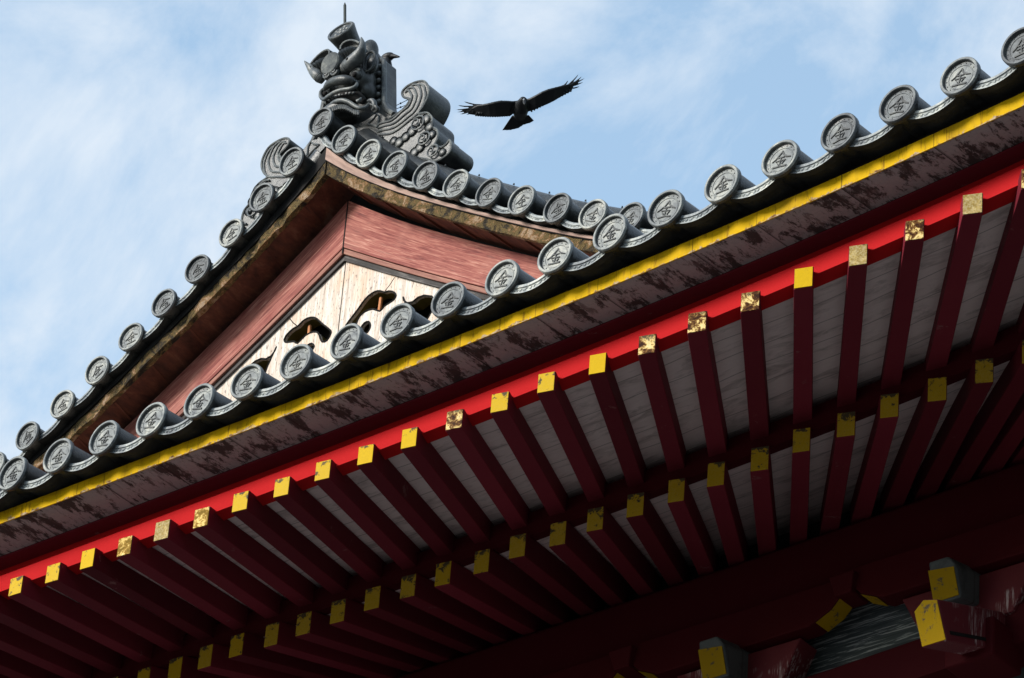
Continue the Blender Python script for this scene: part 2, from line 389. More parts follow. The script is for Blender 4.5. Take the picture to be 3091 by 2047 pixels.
def build(mb, name, mats, parent=None, loc=None, smooth=False, bevel=0, label=None):
    """links MB as one mesh object; with loc the world-space vertices are stored relative to it"""
    if not isinstance(mats, (list, tuple)): mats = [mats]
    if loc is not None:
        l = Vector(loc); mb.v = [tuple(Vector(p)-l) for p in mb.v]
    o = link(name, mb.mesh(name, mats, smooth), parent, loc, None, label)
    if bevel:
        b = o.modifiers.new('bevel', 'BEVEL'); b.width = bevel; b.segments = 2; b.limit_method = 'ANGLE'
    return o
def thing(name, label, cat, loc, group=None):
    o = bpy.data.objects.new(name, None); col.objects.link(o); o.location = loc; o.empty_display_size = 0.3
    o['label'] = label; o['category'] = cat
    if group: o['group'] = group
    return o
def child(mb, name, mats, root, **k):      # world-space vertices under a moved root
    l = root.location if root.parent is None else Vector((0, 0, 0))
    mb.v = [tuple(Vector(p)-l) for p in mb.v]
    return build(mb, name, mats, root, **k)

# ------------------------------------------------------------------ curves of the building
XG, YG, ZG = -0.8311902, 2.6445968, 4.0381331
def E(x):                                  # the eave line sweeps up towards the corner
    d = x-XG; return 0.0015537*d*d + 6.9116e-5*d**4
def dE(x): return (E(x+0.01)-E(x-0.01))/0.02
CF = [-0.0400, 0.2240, -0.4970, 1.1160, 0.0]
def Zc(X):
    if X > 2.4: return Zc(2.4) + (X-2.4)*dZc(2.39)
    if X < 0: return CF[3]*X
    r = 0
    for c in CF: r = r*X + c
    return r
def dZc(X): return (Zc(X+0.005)-Zc(X-0.005))/0.01
VX = [0.0, 0.201, 0.405, 0.624, 0.864, 1.105, 1.348, 1.596, 1.852, 2.108, 2.368, 2.63]
def vpt(side, X, n, y):                    # point of the verge: n metres below the disc line, square to it
    d = dZc(X); h = math.hypot(1, d)
    x = X - n*d/h
    drop = 0 if n < 0.11 else (0.06 if n < 0.19 else 0.097)*math.exp(-max(x, 0)/0.40)   # the boards meet a little steeper at the peak
    return Vector((XG + side*x, y, ZG - Zc(X) - n/h - drop))
def vx0(n):                                # where an offset line meets the centre plane
    X = 0.0
    for _ in range(40):
        d = dZc(X); X = n*d/math.hypot(1, d)
    return X
def verge_sweep(mb, side, n0, n1, y0, y1, X1=2.9, seg=34, mi=0, ends=True):
    """a board that follows the verge: n0..n1 in depth below the disc line, y0 (front) .. y1 (back)"""
    sec = [(n0, y0), (n1, y0), (n1, y1), (n0, y1)]
    rows = []; uvr = []
    w_ = [0, abs(n1-n0), abs(n1-n0)+abs(y1-y0), 2*abs(n1-n0)+abs(y1-y0)]
    for i in range(seg+1):
        r = []; u = []
        for (n, y), ww in zip(sec, w_):
            xs = vx0(n); X = xs + (X1-xs)*i/seg
            r.append(vpt(side, X, n, y)); u.append((X*1.25 + side*3.7, ww))
        rows.append(r + [r[0]]); uvr.append(u + [(u[0][0], w_[3]+abs(y1-y0))])
    mb.grid(rows, mi, False, uvr)
    if ends:
        mb.add(rows[0][:4], [(0, 1, 2, 3)], mi); mb.add(rows[-1][:4], [(3, 2, 1, 0)], mi)
    return mb
def eave_sweep(mb, sec, x0=-2.6, x1=8.2, seg=60, mi=0):
    """sec: closed list of (y, z relative to the eave line) as functions of x or numbers"""
    rows = []; uvr = []
    for i in range(seg+1):
        x = x0+(x1-x0)*i/seg; r = []; u = []; L_ = 0
        for k, (y, z) in enumerate(sec):
            zz = z(x) if callable(z) else z
            p = Vector((x, y, E(x)+zz))
            if k: L_ += 0 if k == 0 else 1
            r.append(p)
        rows.append(r+[r[0]]); uvr.append([(x, k/len(sec)) for k in range(len(sec)+1)])
    mb.grid(rows, mi, False, uvr)
    n = len(sec); mb.add(rows[0][:n], [tuple(range(n))], mi); mb.add(rows[-1][:n], [tuple(range(n-1, -1, -1))], mi)
    return mb

# ------------------------------------------------------------------ the ground
GZ = -11.95
gm = MB(); gm.add([(-900, -900, GZ), (900, -900, GZ), (900, 900, GZ), (-900, 900, GZ)], [(0, 1, 2, 3)])
gnd = build(gm, 'ground', M['ground']); gnd['kind'] = 'structure'; gnd['label'] = 'grey gravel ground of the temple yard'

# unseen dark green ring added round the yard to block low sky light
mb = MB(); rows = []
for i in range(9):
    r = []
    for k in range(96):
        a = 2*PI*k/96; rr = 110+22*i
        dipa = math.exp(-((a-R(242))/0.5)**2)  # the blocking ring dips here so the sun gets through
        h = (70*(1-0.85*dipa)+14*math.sin(3*a+1)+9*math.sin(7*a)+6*math.sin(13*a+2))*math.sin(PI*0.5*i/8)**1.3
        r.append(Vector((rr*math.cos(a), rr*math.sin(a), GZ-0.5+h*1.15)))
    rows.append(r)
mb.grid(rows, 0, True)
hl = build(mb, 'sky_light_blocker', paint_mat('blocker_dark_green', (0.018, 0.028, 0.012), (0.05, 0.07, 0.025)), smooth=True); hl['kind'] = 'structure'; hl['label'] = 'unseen dark green ring added to block low sky light'

# ------------------------------------------------------------------ the temple hall
hall = thing('temple_hall', 'red and yellow temple hall with grey tiled roof and pointed gable', 'temple', (0, 0, 0))

YU, YK, YR, YE, YL, YP = 0.12, 0.34, 0.29, 1.32, 1.28, 2.30
def roof_prof(y): return 0.05*y + 0.115*y*y

# ---- shared meshes of the roof tiles
DR = 0.094
def disc_mesh(name, seed=0, jit=0.03):
    mb = MB(); rd = random.Random(seed)
    prof = [(0.0005, 0.0155), (0.056, 0.0155), (0.0575, 0.0135), (0.0605, 0.0135), (0.062, 0.0155), (0.0770, 0.0155), (0.0795, 0.001), (0.081, -0.001), (0.090, -0.001), (0.0935, 0.003), (0.094, 0.010)]
    mb.lathe(prof, (0, 0, 0), (0, 1, 0), 40)
    mb.lathe([(0.094, 0.010), (0.0935, 0.024), (0.084, 0.029), (0.070, 0.034), (0.0005, 0.034)], (0, 0, 0), (0, 1, 0), 40, 2)
    mb.lathe([(0.0556, 0.0153), (0.0568, 0.0142), (0.0578, 0.0153)], (0, 0, 0), (0, 1, 0), 40, 1)
    mb.lathe([(0.0752, 0.0156), (0.0762, 0.0148), (0.0787, 0.0045), (0.0785, 0.0156)], (0, 0, 0), (0, 1, 0), 40, 1)
    for k in range(16):
        a = 2*PI*(k+0.5)/16
        mb.ell((0.068*math.cos(a), 0.0155, 0.068*math.sin(a)), (0.0032, 0.003, 0.0032), 1, 6, 4)
    # the character for gold in brush strokes
    def stroke(p, wds, small=False):
        p = [(x+rd.gauss(0, jit), y+rd.gauss(0, jit)) for x, y in p]; k_ = rd.uniform(0.65, 1.35); wds = [v*k_ for v in wds]
        if small and rd.random() < jit*3: return
        for (a, wa), (b, wb) in zip(list(zip(p, wds))[:-1], list(zip(p, wds))[1:]):
            a = Vector((a[0]*0.053, 0, a[1]*0.053)); b = Vector((b[0]*0.053, 0, b[1]*0.053)); t = (b-a).normalized(); s_ = Vector((t.z, 0, -t.x))
            q = [a+s_*wa, a-s_*wa, b-s_*wb, b+s_*wb]
            mb.hexa([(v.x, 0.0156, v.z) for v in q] + [(v.x, 0.0112, v.z) for v in q], 1)
    W_ = 0.0028
    stroke([(0.02, 0.78), (-0.28, 0.30), (-0.52, 0.04), (-0.86, -0.20)], [W_*1.1, W_, W_, W_*0.5])
    stroke([(-0.02, 0.74), (0.22, 0.42), (0.50, 0.22), (0.90, 0.10)], [W_*0.5, W_, W_*1.3, W_*0.5])
    stroke([(-0.30, 0.16), (0.30, 0.20)], [W_*0.8, W_*0.9])
    stroke([(-0.46, -0.16), (0.44, -0.12)], [W_*0.8, W_*0.9])
    stroke([(0.0, 0.18), (0.0, -0.66)], [W_, W_])
    stroke([(-0.34, -0.28), (-0.20, -0.50)], [W_*0.6, W_*0.9], True)
    stroke([(0.36, -0.26), (0.20, -0.50)], [W_*0.6, W_*0.9], True)
    stroke([(-0.62, -0.76), (0.1, -0.68), (0.66, -0.66)], [W_, W_*0.9, W_*1.2])
    return mb.mesh(name, [M['disc'], M['disc_cut'], M['tile']], True)
DISCS = [disc_mesh('end_disc', i+1, 0.025) for i in range(5)]
WORN = [disc_mesh('worn_end_disc', i+20, 0.04) for i in range(4)]

def tube_mesh(name, length, prof, seg=0.32):
    mb = MB(); rows = []; n = 16; y = 0.025; k = 0
    ys = []
    while y < length:
        ys += [(y, 0.080), (min(y+seg-0.004, length), 0.075)]; y += seg
    for y, r in ys:
        sl = (prof(y+0.01)-prof(y-0.01))/0.02; c = 1/math.hypot(1, sl)
        rows.append([Vector((r*math.cos(2*PI*j/n), y - r*math.sin(2*PI*j/n)*sl*c, prof(y) + r*math.sin(2*PI*j/n)*c)) for j in range(n)])
    mb.grid(rows, 0, True)
    mb.add(rows[0], [tuple(range(n))]); mb.add(rows[-1], [tuple(range(n-1, -1, -1))])
    return mb.mesh(name, [M['tile']], True)
EAVE_TUBE = tube_mesh('round_tile', 3.0, roof_prof)
VERGE_TUBE = tube_mesh('verge_round_tile', 0.34, lambda y: 0.0)

def pan_mesh(name, half, dip, top, length, prof, lip=0.045, y0=0.022, ny=10):
    """concave tile: front lip band with a scroll pattern, then the sheet running back"""
    mb = MB(); nu = 14
    us = [-half+2*half*i/nu for i in range(nu+1)]
    zz = lambda u: top - dip*(1-(u/half)**2)
    th = 0.018
    # lip, swept along u : front face, lower edge, back
    sec = [(y0, 0.006), (y0-0.006, 0.0), (y0-0.006, -0.011), (y0, -0.014), (y0, -lip+0.010), (y0-0.004, -lip+0.006), (y0-0.004, -lip), (y0+0.03, -lip), (y0+0.03, 0.006)]
    rows = []
    for u in us: rows.append([Vector((u, y, zz(u)+dz)) for y, dz in sec] )
    k0 = len(mb.f); mb.grid(rows, 0, True)
    for fi in range(k0, len(mb.f)):
        if (fi-k0) % len(sec) in (6, 7): mb.m[fi] = 3
    mb.add(rows[0], [tuple(range(len(sec)))]); mb.add(rows[-1], [tuple(range(len(sec)-1, -1, -1))])
    # scroll pattern on the lip
    pts = []
    for i in range(57):
        u = -half*0.86 + 2*half*0.86*i/56
        pts.append((u, y0-0.001, zz(u) - lip*0.5 - 0.003 + 0.0055*math.sin(i*1.12+1.3*math.sin(i*0.41))))
    mb.tube(pts, 0.0030, 5, 0)
    # sheet
    top_r = []; bot_r = []
    for i in range(ny+1):
        y = y0+0.03 + (length-y0-0.03)*i/ny; p = prof(y)-prof(y0)
        top_r.append([Vector((u, y, zz(u)+p)) for u in us]); bot_r.append([Vector((u, y, zz(u)+p-0.030)) for u in us])
    mb.grid(top_r, 2); mb.grid(bot_r, 3)
    return mb.mesh(name, [M['lip'], M['disc_cut'], M['tile'], M['dark_tile']], True)
PAN = pan_mesh('pan_tile', 0.15, 0.050, -0.022, 3.0, roof_prof, 0.040)
VPAN = pan_mesh('verge_pan_tile', 0.143, 0.042, -0.018, 0.32, lambda y: 0.0, 0.032)

# ---- lower eave tiles
SP = 0.30
TONE = {0: .52, 1: .5, 2: .5, 3: .58, 4: .54, 5: .5, 6: .42, 7: .56, 8: .46, 9: .42, 10: .58, 11: .66, 12: .64, 13: .5, 14: .56, 15: .54, 16: .36, 17: .36, 18: .55, 19: .30}
for i in range(-4, 27):
    x = i*SP; tilt = -math.atan(dE(x))
    t = link('round_tile', EAVE_TUBE, hall, (x, 0, E(x)), (0, tilt, 0))
    d = link('end_disc', random.choice(DISCS), t, (0, random.uniform(-0.004, 0.004), 0), (R(-3)+random.uniform(-0.03, 0.03), R(12)+random.uniform(-0.14, 0.14), random.uniform(-0.05, 0.05)))
    tn = TONE.get(i, 0.45); d.color = (tn, tn, tn, 1)
    xm = x+SP/2
    link('pan_tile', PAN, hall, (xm, 0.01+random.uniform(-0.003, 0.003), E(xm)+random.uniform(-0.002, 0.002)), (0, -math.atan(dE(xm)), 0))

# ---- verge tiles of the gable
for side in (-1, 1):
    for k, X in enumerate(VX):
        if side == -1 and k == 0: continue
        ang = math.atan(dZc(X))*side
        p = vpt(side, X, 0, YG)
        if k == 0: ang = 0
        t = link('verge_round_tile', VERGE_TUBE, hall, p, (0, ang, 0))
        tn = random.choice([0.38, 0.44, 0.5, 0.55, 0.6])
        d = link('end_disc', random.choice(WORN), t, (0, random.uniform(-0.004, 0.004), 0), (random.uniform(-0.03, 0.03), random.uniform(-0.35, 0.35) - ang*0.6, random.uniform(-0.03, 0.03))); d.color = (tn, tn, tn, 1)
        if k+1 < len(VX):
            Xm = (X+VX[k+1])/2; p = vpt(side, Xm, 0, YG+0.012)
            link('verge_pan_tile', VPAN, hall, p, (0, math.atan(dZc(Xm))*side, 0))
# the row of round tiles that caps the verge, with its nails
for side in (-1, 1):
    mb = MB(); X = 0.10
    pts = []; rad = []
    while X < 2.7:
        pts += [vpt(side, X, -0.062, YG+0.24), vpt(side, X+0.262, -0.062, YG+0.24)]; rad += [0.088, 0.083]; X += 0.266
    mb.tube(pts, rad, 16)
    for k in range(9):
        X = 0.22+0.266*k; a = vpt(side, X, -0.142, YG+0.20); b = vpt(side, X, -0.153, YG+0.197)
        mb.tube([a, b], [0.007, 0.003], 6)
    build(mb, 'verge_cap_row', M['tile'], hall, smooth=True)

# ---- boards of the gable
for side in (-1, 1):
    if side == 1: build(verge_sweep(MB(), side, 0.096, 0.1125, YG+0.078, YG+0.085), 'verge_under_board', M['pale_wood'], hall)
    build(verge_sweep(MB(), side, 0.085, 0.1165, YG+0.0855, 3.05), 'verge_batten', M['black'], hall)
    mb = verge_sweep(MB(), side, 0.118, 0.176, 2.738, 2.775, 2.9, 150)
    jit = [random.gauss(0, 1) for _ in range(152)]
    for vi in range(151*5):                    # ragged, rotten edges
        q_ = vi//5; a_ = (jit[q_]+jit[max(q_-1, 0)]+jit[min(q_+1, 151)])/3
        x_, y_, z_ = mb.v[vi]; mb.v[vi] = (x_, y_ + 0.006*a_*(1 if vi % 5 in (0, 1, 4) else 0), z_ - 0.007*abs(a_)*(1 if vi % 5 in (1, 2) else -0.2))
    build(mb, 'mossy_edge_board', M['moss'], hall)
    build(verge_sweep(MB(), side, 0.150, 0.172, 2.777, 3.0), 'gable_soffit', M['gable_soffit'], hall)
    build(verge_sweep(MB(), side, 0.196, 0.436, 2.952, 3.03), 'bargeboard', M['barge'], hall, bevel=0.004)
    build(verge_sweep(MB(), side, 0.441, 0.468, 2.956, 3.03), 'bargeboard_flange', M['barge2'], hall, bevel=0.003)
    build(verge_sweep(MB(), side, 0.4685, 0.498, 2.972, 3.03), 'bargeboard_trim', M['black_trim'], hall)
    # roof sheet of the upper roof
    build(verge_sweep(MB(), side, 0.02, 0.08, YG+0.30, 8.0, 6.0), 'upper_roof_slope', M['dark_tile'], hall)
mb = MB(); pa_ = vpt(1, vx0(0.196), 0.196, 2.95); pb_ = vpt(1, vx0(0.468), 0.468, 2.95)
mb.box((XG, 2.9525, (pa_.z+pb_.z)/2), (0.008, 0.006, pa_.z-pb_.z)); build(mb, 'bargeboard_joint', M['black'], hall)
# seams between the soffit boards of the verge (thin battens of soffit timber)
for side in (-1, 1):
    for k in range(9):
        mb = MB(); X = 0.28+0.27*k
        a = vpt(side, X, 0.1735, 2.778); b = vpt(side, X+0.03, 0.1735, 2.95); t = (vpt(side, X+0.1, 0.1735, 2.778)-a).normalized()*0.006; nn = (vpt(side, X, 0.18, 2.778)-vpt(side, X, 0.17, 2.778)).normalized()*0.010
        mb.hexa([a-t, a+t, b+t, b-t, a-t+nn, a+t+nn, b+t+nn, b-t+nn])
        build(mb, 'soffit_batten', M['gable_soffit'], hall)

# plank wall in the gable with the cut out cloud openings
def Z1(x, y): return (900+x/3.825, 740+y/3.825)
def g2(pts, y=3.0):                        # photo outline -> (X offset from the centre, z)
    r = []
    for p in pts:
        q = at(*Z1(*p), y); r.append((q.x-XG, q.z))
    return r
def smooth_loop(p, n=3):
    r = []
    m = len(p)
    for i in range(m):
        a, b, c, d = p[i-1], p[i], p[(i+1) % m], p[(i+2) % m]
        for k in range(n):
            t = k/n
            r.append(tuple(0.5*((2*b[j]) + (-a[j]+c[j])*t + (2*a[j]-5*b[j]+4*c[j]-d[j])*t*t + (-a[j]+3*b[j]-3*c[j]+d[j])*t**3) for j in (0, 1)))
    return r
H1 = smooth_loop(g2([(560, 960), (600, 890), (700, 760), (770, 660), (830, 595), (900, 550), (960, 540), (1008, 556), (1060, 543), (1120, 555), (1148, 595), (1120, 645), (1070, 680), (1010, 720), (960, 775), (880, 750), (790, 780), (725, 840), (690, 915), (650, 990), (590, 1020)]), 2)
H2 = smooth_loop(g2([(738, 975), (780, 910), (830, 895), (852, 940), (832, 1000), (795, 1032), (765, 1005)]), 2)
H3 = g2([(1228, 612), (1236, 650), (1275, 680), (1335, 668), (1400, 615), (1470, 592), (1560, 604), (1610, 690), (1500, 880), (1330, 960), (1290, 780), (1262, 700)])
holes = [H1, H2, H3] + [[(-x, z) for x, z in h] for h in (H1, H2, H3)]
cu = bpy.data.curves.new('gable_planks', 'CURVE'); cu.dimensions = '2D'; cu.fill_mode = 'BOTH'; cu.extrude = 0.012
wall_out = []
for i in range(13):
    p = vpt(1, vx0(0.49)+(2.6-vx0(0.49))*i/12, 0.49, 3.0); wall_out.append((p.x-XG, p.z))
wall_out = [(-x, z) for x, z in reversed(wall_out[1:])] + wall_out
wall_out += [(2.6, 1.0), (-2.6, 1.0)]
for lp in [wall_out] + holes:
    s_ = cu.splines.new('POLY'); s_.points.add(len(lp)-1); s_.use_cyclic_u = True
    for q, (x, z) in zip(s_.points, lp): q.co = (x, z, 0, 1)
tmp = bpy.data.objects.new('gable_planks_curve', cu); col.objects.link(tmp)
dg = bpy.context.evaluated_depsgraph_get(); dg.update()
me = bpy.data.meshes.new_from_object(tmp.evaluated_get(dg)); me.name = 'gable_wall'
bpy.data.objects.remove(tmp)
me.transform(Matrix(((1, 0, 0, 0), (0, 0, -1, 0), (0, 1, 0, 0), (0, 0, 0, 1))))
me.materials.clear(); me.materials.append(M['plank'])
gw = link('gable_wall', me, hall, (XG, 3.0, 0))
# painted dark edges, seams
mb = MB()
for h in holes:
    mb.tube([(XG+x, 2.9875, z) for x, z in h+[h[0]]], 0.0055, 5)
def seam(pts, side=1):
    q = g2(pts); mb.tube([(XG+side*x, 2.9885, z) for x, z in q], 0.0035, 4)
p0 = at(*Z1(492, 185), 2.99); mb.tube([(XG, 2.9885, p0.z), (XG, 2.9885, 1.5)], 0.0035, 4)
for s_ in (1, -1): seam([(1130, 385), (1075, 470), (1015, 548)], s_)
build(mb, 'gable_wall_seam', M['black'], hall)
# olive backs and sticks seen inside the openings
mb = MB()
for sgn in (1, -1):
    for h in (H1, H3):
        pts = [(XG+sgn*x, 3.012, z) for x, z in h+[h[0]]]
        rows = [[(a, 3.013, b), (a*1.0, 3.085, b)] for a, _, b in pts]
        mb.grid(rows, 0)
build(mb, 'opening_lining', M['olive'], hall)
mb = MB(); mb.prism([(XG+x, 3.13, min(z, 9)) for x, z in wall_out], (0, 0.02, 0)); build(mb, 'gable_backing', M['black'], hall)
for sgn in (1, -1):
    a = at(*Z1(960, 610), 3.03); b = at(*Z1(938, 750), 3.03)
    mb = MB(); X0, X1_ = sgn*(a.x-XG), sgn*(b.x-XG)
    mb.tube([(XG+X0, 3.03, a.z), (XG+X1_, 3.03, b.z-0.05)], 0.011, 8); build(mb, 'opening_stick', M['orange'], hall)

# ---- eave boards
BEFORE = set(bpy.data.objects)
dz_y = lambda x: -0.005*(x-1.0)            # the painted board hangs a little lower towards the corner
mb = MB(); eave_sweep(mb, [(YU, lambda x: -0.176+dz_y(x)), (YU, lambda x: -0.108+dz_y(x)), (YU+0.006, lambda x: -0.108+dz_y(x)), (YU+0.006, lambda x: -0.176+dz_y(x))])
for fi in list(mb.uv): mb.uv[fi] = [(u, {0: 0.0, 0.25: 1.0}.get(v, 0.5)) for u, v in mb.uv[fi]]
build(mb, 'yellow_fascia_board', M['yellow'], hall)
mb = MB(); eave_sweep(mb, [(YU+0.0065, lambda x: -0.1765+dz_y(x)), (YU+0.0065, lambda x: -0.150+dz_y(x)), (YK-0.001, -0.150), (YK-0.001, -0.177)])
build(mb, 'eave_soffit', M['soffit'], hall)
mb = MB(); eave_sweep(mb, [(YU+0.032, lambda x: -0.149+dz_y(x)), (YU+0.032, -0.085), (YK+0.2, -0.085), (YK+0.2, -0.149)])
build(mb, 'gap_shade_board', M['black'], hall)  # black board paints the shade in the gap under the tiles
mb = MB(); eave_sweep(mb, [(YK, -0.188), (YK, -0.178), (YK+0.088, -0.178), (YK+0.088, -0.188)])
build(mb, 'shade_tinted_under_board', M['wine'], hall)  # darker wine than the beams, so the eave shade is in its colour
mb = MB(); eave_sweep(mb, [(YK+0.089, -0.284), (YK+0.089, -0.178), (YK+0.17, -0.178), (YK+0.17, -0.284)])
build(mb, 'upper_eave_beam', M['red'], hall, bevel=0.004)
mb = MB(); eave_sweep(mb, [(YK, -0.386), (YK, -0.291), (YK+0.09, -0.291), (YK+0.09, -0.380)])
build(mb, 'lower_eave_beam', M['red'], hall, bevel=0.005)

# ---- two tiers of rafters that fan out towards the corner
def ux0(i): return 0.0012472*i*i + 0.2332227*i - 0.1653412
def ux1(i): return 0.0007708*i*i + 0.2086080*i - 0.3029446
def lx0(i): return 0.0007730*i*i + 0.2074569*i - 0.2466130
def lx1(i): return 0.1821183*i - 0.2961944
def rafter(a, b, wd, ht, kind, colr, skew=0.5, z_in_top=None):
    """a: middle of the outer end, b: middle of the inner end"""
    a = Vector(a); b = Vector(b); d = b-a
    rj = random.uniform; a = a + Vector((rj(-.004, .004), rj(-.012, .006), rj(-.003, .003))); wd *= rj(0.96, 1.04); ht *= rj(0.97, 1.03); d = b-a
    ax = Vector((1, -skew*d.x/d.y*0, 0)); n2_ = Vector((-d.x, -d.y, 0)).normalized()
    perp = Vector((d.y, -d.x, 0)).normalized()
    face = (perp*(1-skew) + Vector((1, 0, 0))*skew).normalized()
    X = face*(wd/2); lean = Vector((0, 0.03*ht, 0)); Zv = Vector((0, 0, ht/2))
    mb = MB()
    pa = [a-X-Zv-lean*0, a+X-Zv, a+X+Zv, a-X+Zv]; X2 = perp*(wd/2)
    pb = [b-X2-Zv, b+X2-Zv, b+X2+Zv, b-X2+Zv]
    mb.hexa([pa[0], pa[1], pb[1], pb[0], pa[3], pa[2], pb[2], pb[3]])
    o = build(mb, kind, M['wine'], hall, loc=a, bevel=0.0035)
    cp = MB(); f = Vector((face.y, -face.x, 0))*0.0035
    if f.y > 0: f = -f
    q = 0.93
    p = [a-X*q-Zv*q, a+X*q-Zv*q, a+X*q+Zv*q, a-X*q+Zv*q]; g = f*0.4
    cp.prism([v+g for v in p], f)
    c = build(cp, 'rafter_end', M['cap'], None, loc=a); c.parent = o; c.location = (0, 0, 0)
    c.color = (*colr, 1)
    return o
CT = {'y': (0.15, 0.0, 0.0), 'yw': (0.30, 0.0, 0.06), 'p': (0.0, 0.75, 0.0), 'g': (0.2, 0.35, 0.5), 'b': (0.25, 1.0, 0.0), 'Y': (0.0, 0.0, 0.0)}
seq = {0: 'yw', 1: 'yw', 2: 'y', 3: 'p', 4: 'g', 5: 'p', 6: 'yw', 7: 'yw', 8: 'yw', 9: 'y', 10: 'y', 11: 'b', 12: 'yw', 13: 'yw', 14: 'Y', 15: 'b', 16: 'b', 17: 'b', 18: 'Y', 19: 'g', 20: 'b', 21: 'g', 22: 'b'}
UH, UW, LH, LW = 0.104, 0.084, 0.128, 0.086
for i in range(-7, 29):
    xa, xb = ux0(i), ux1(i)
    za = E(xa) - 0.4346 + 0.00224*xa; zb = E(xb) - 0.3142 + 0.0028*xb + UH/2
    # carried on past the inner beam so that no end hangs free
    d = Vector((xb-xa, YE-YR, zb-za)); k = (YE+0.12-YR)/(YE-YR)
    o = rafter((xa, YR, za), Vector((xa, YR, za))+d*k, UW, UH, 'flying_rafter', CT[seq.get(i, 'y')])
    xa, xb = lx0(i), lx1(i)
    za = E(xa) - 0.4518 + 0.001*xa; zb = E(xb) - 0.1669 - 0.0019*xb + LH/2
    d = Vector((xb-xa, YP-YL, zb-za)); k = (YP+0.15-YL)/(YP-YL)
    o = rafter((xa, YL, za), Vector((xa, YL, za))+d*k, LW, LH, 'base_rafter', (0.22+0.2*random.random(), 0.0, 0.04+0.1*random.random()))
# ceiling boards over both tiers
def sheet(y0, z0, y1, z1, th, name, m):
    mb = MB(); eave_sweep(mb, [(y0, z0), (y0, z0+th), (y1, z1+th), (y1, z1)])
    return build(mb, name, m, hall)
zt = lambda y: -0.4346+UH/2 + (y-YR)*((-0.3142+UH+0.4346-UH/2)/(YE-YR))
sheet(YK+0.092, zt(YK+0.092)+0.004, YE+0.2, zt(YE+0.2)+0.004, 0.02, 'upper_ceiling_board', M['boards'])
zl = lambda y: -0.4518+LH/2 + (y-YL)*((-0.1669+LH+0.4518-LH/2)/(YP-YL))
sheet(YL+0.14, zl(YL+0.14)+0.004, YP+0.2, zl(YP+0.2)+0.004, 0.02, 'lower_ceiling_board', M['boards'])
mb = MB(); eave_sweep(mb, [(YL+0.045, zl(YL+0.045)+0.001), (YL+0.045, zt(YL+0.045)-0.03), (YL+0.138, zt(YL+0.138)-0.03), (YL+0.138, zl(YL+0.138)+0.001)])
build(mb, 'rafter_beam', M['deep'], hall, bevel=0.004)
# purlin that carries the lower rafters
mb = MB(); eave_sweep(mb, [(YP, lambda x: -0.50-0.006*x), (YP, lambda x: -0.168-0.006*x), (YP+0.2, lambda x: -0.168-0.006*x), (YP+0.2, lambda x: -0.50-0.006*x)])
build(mb, 'purlin', M['deep'], hall, bevel=0.02)

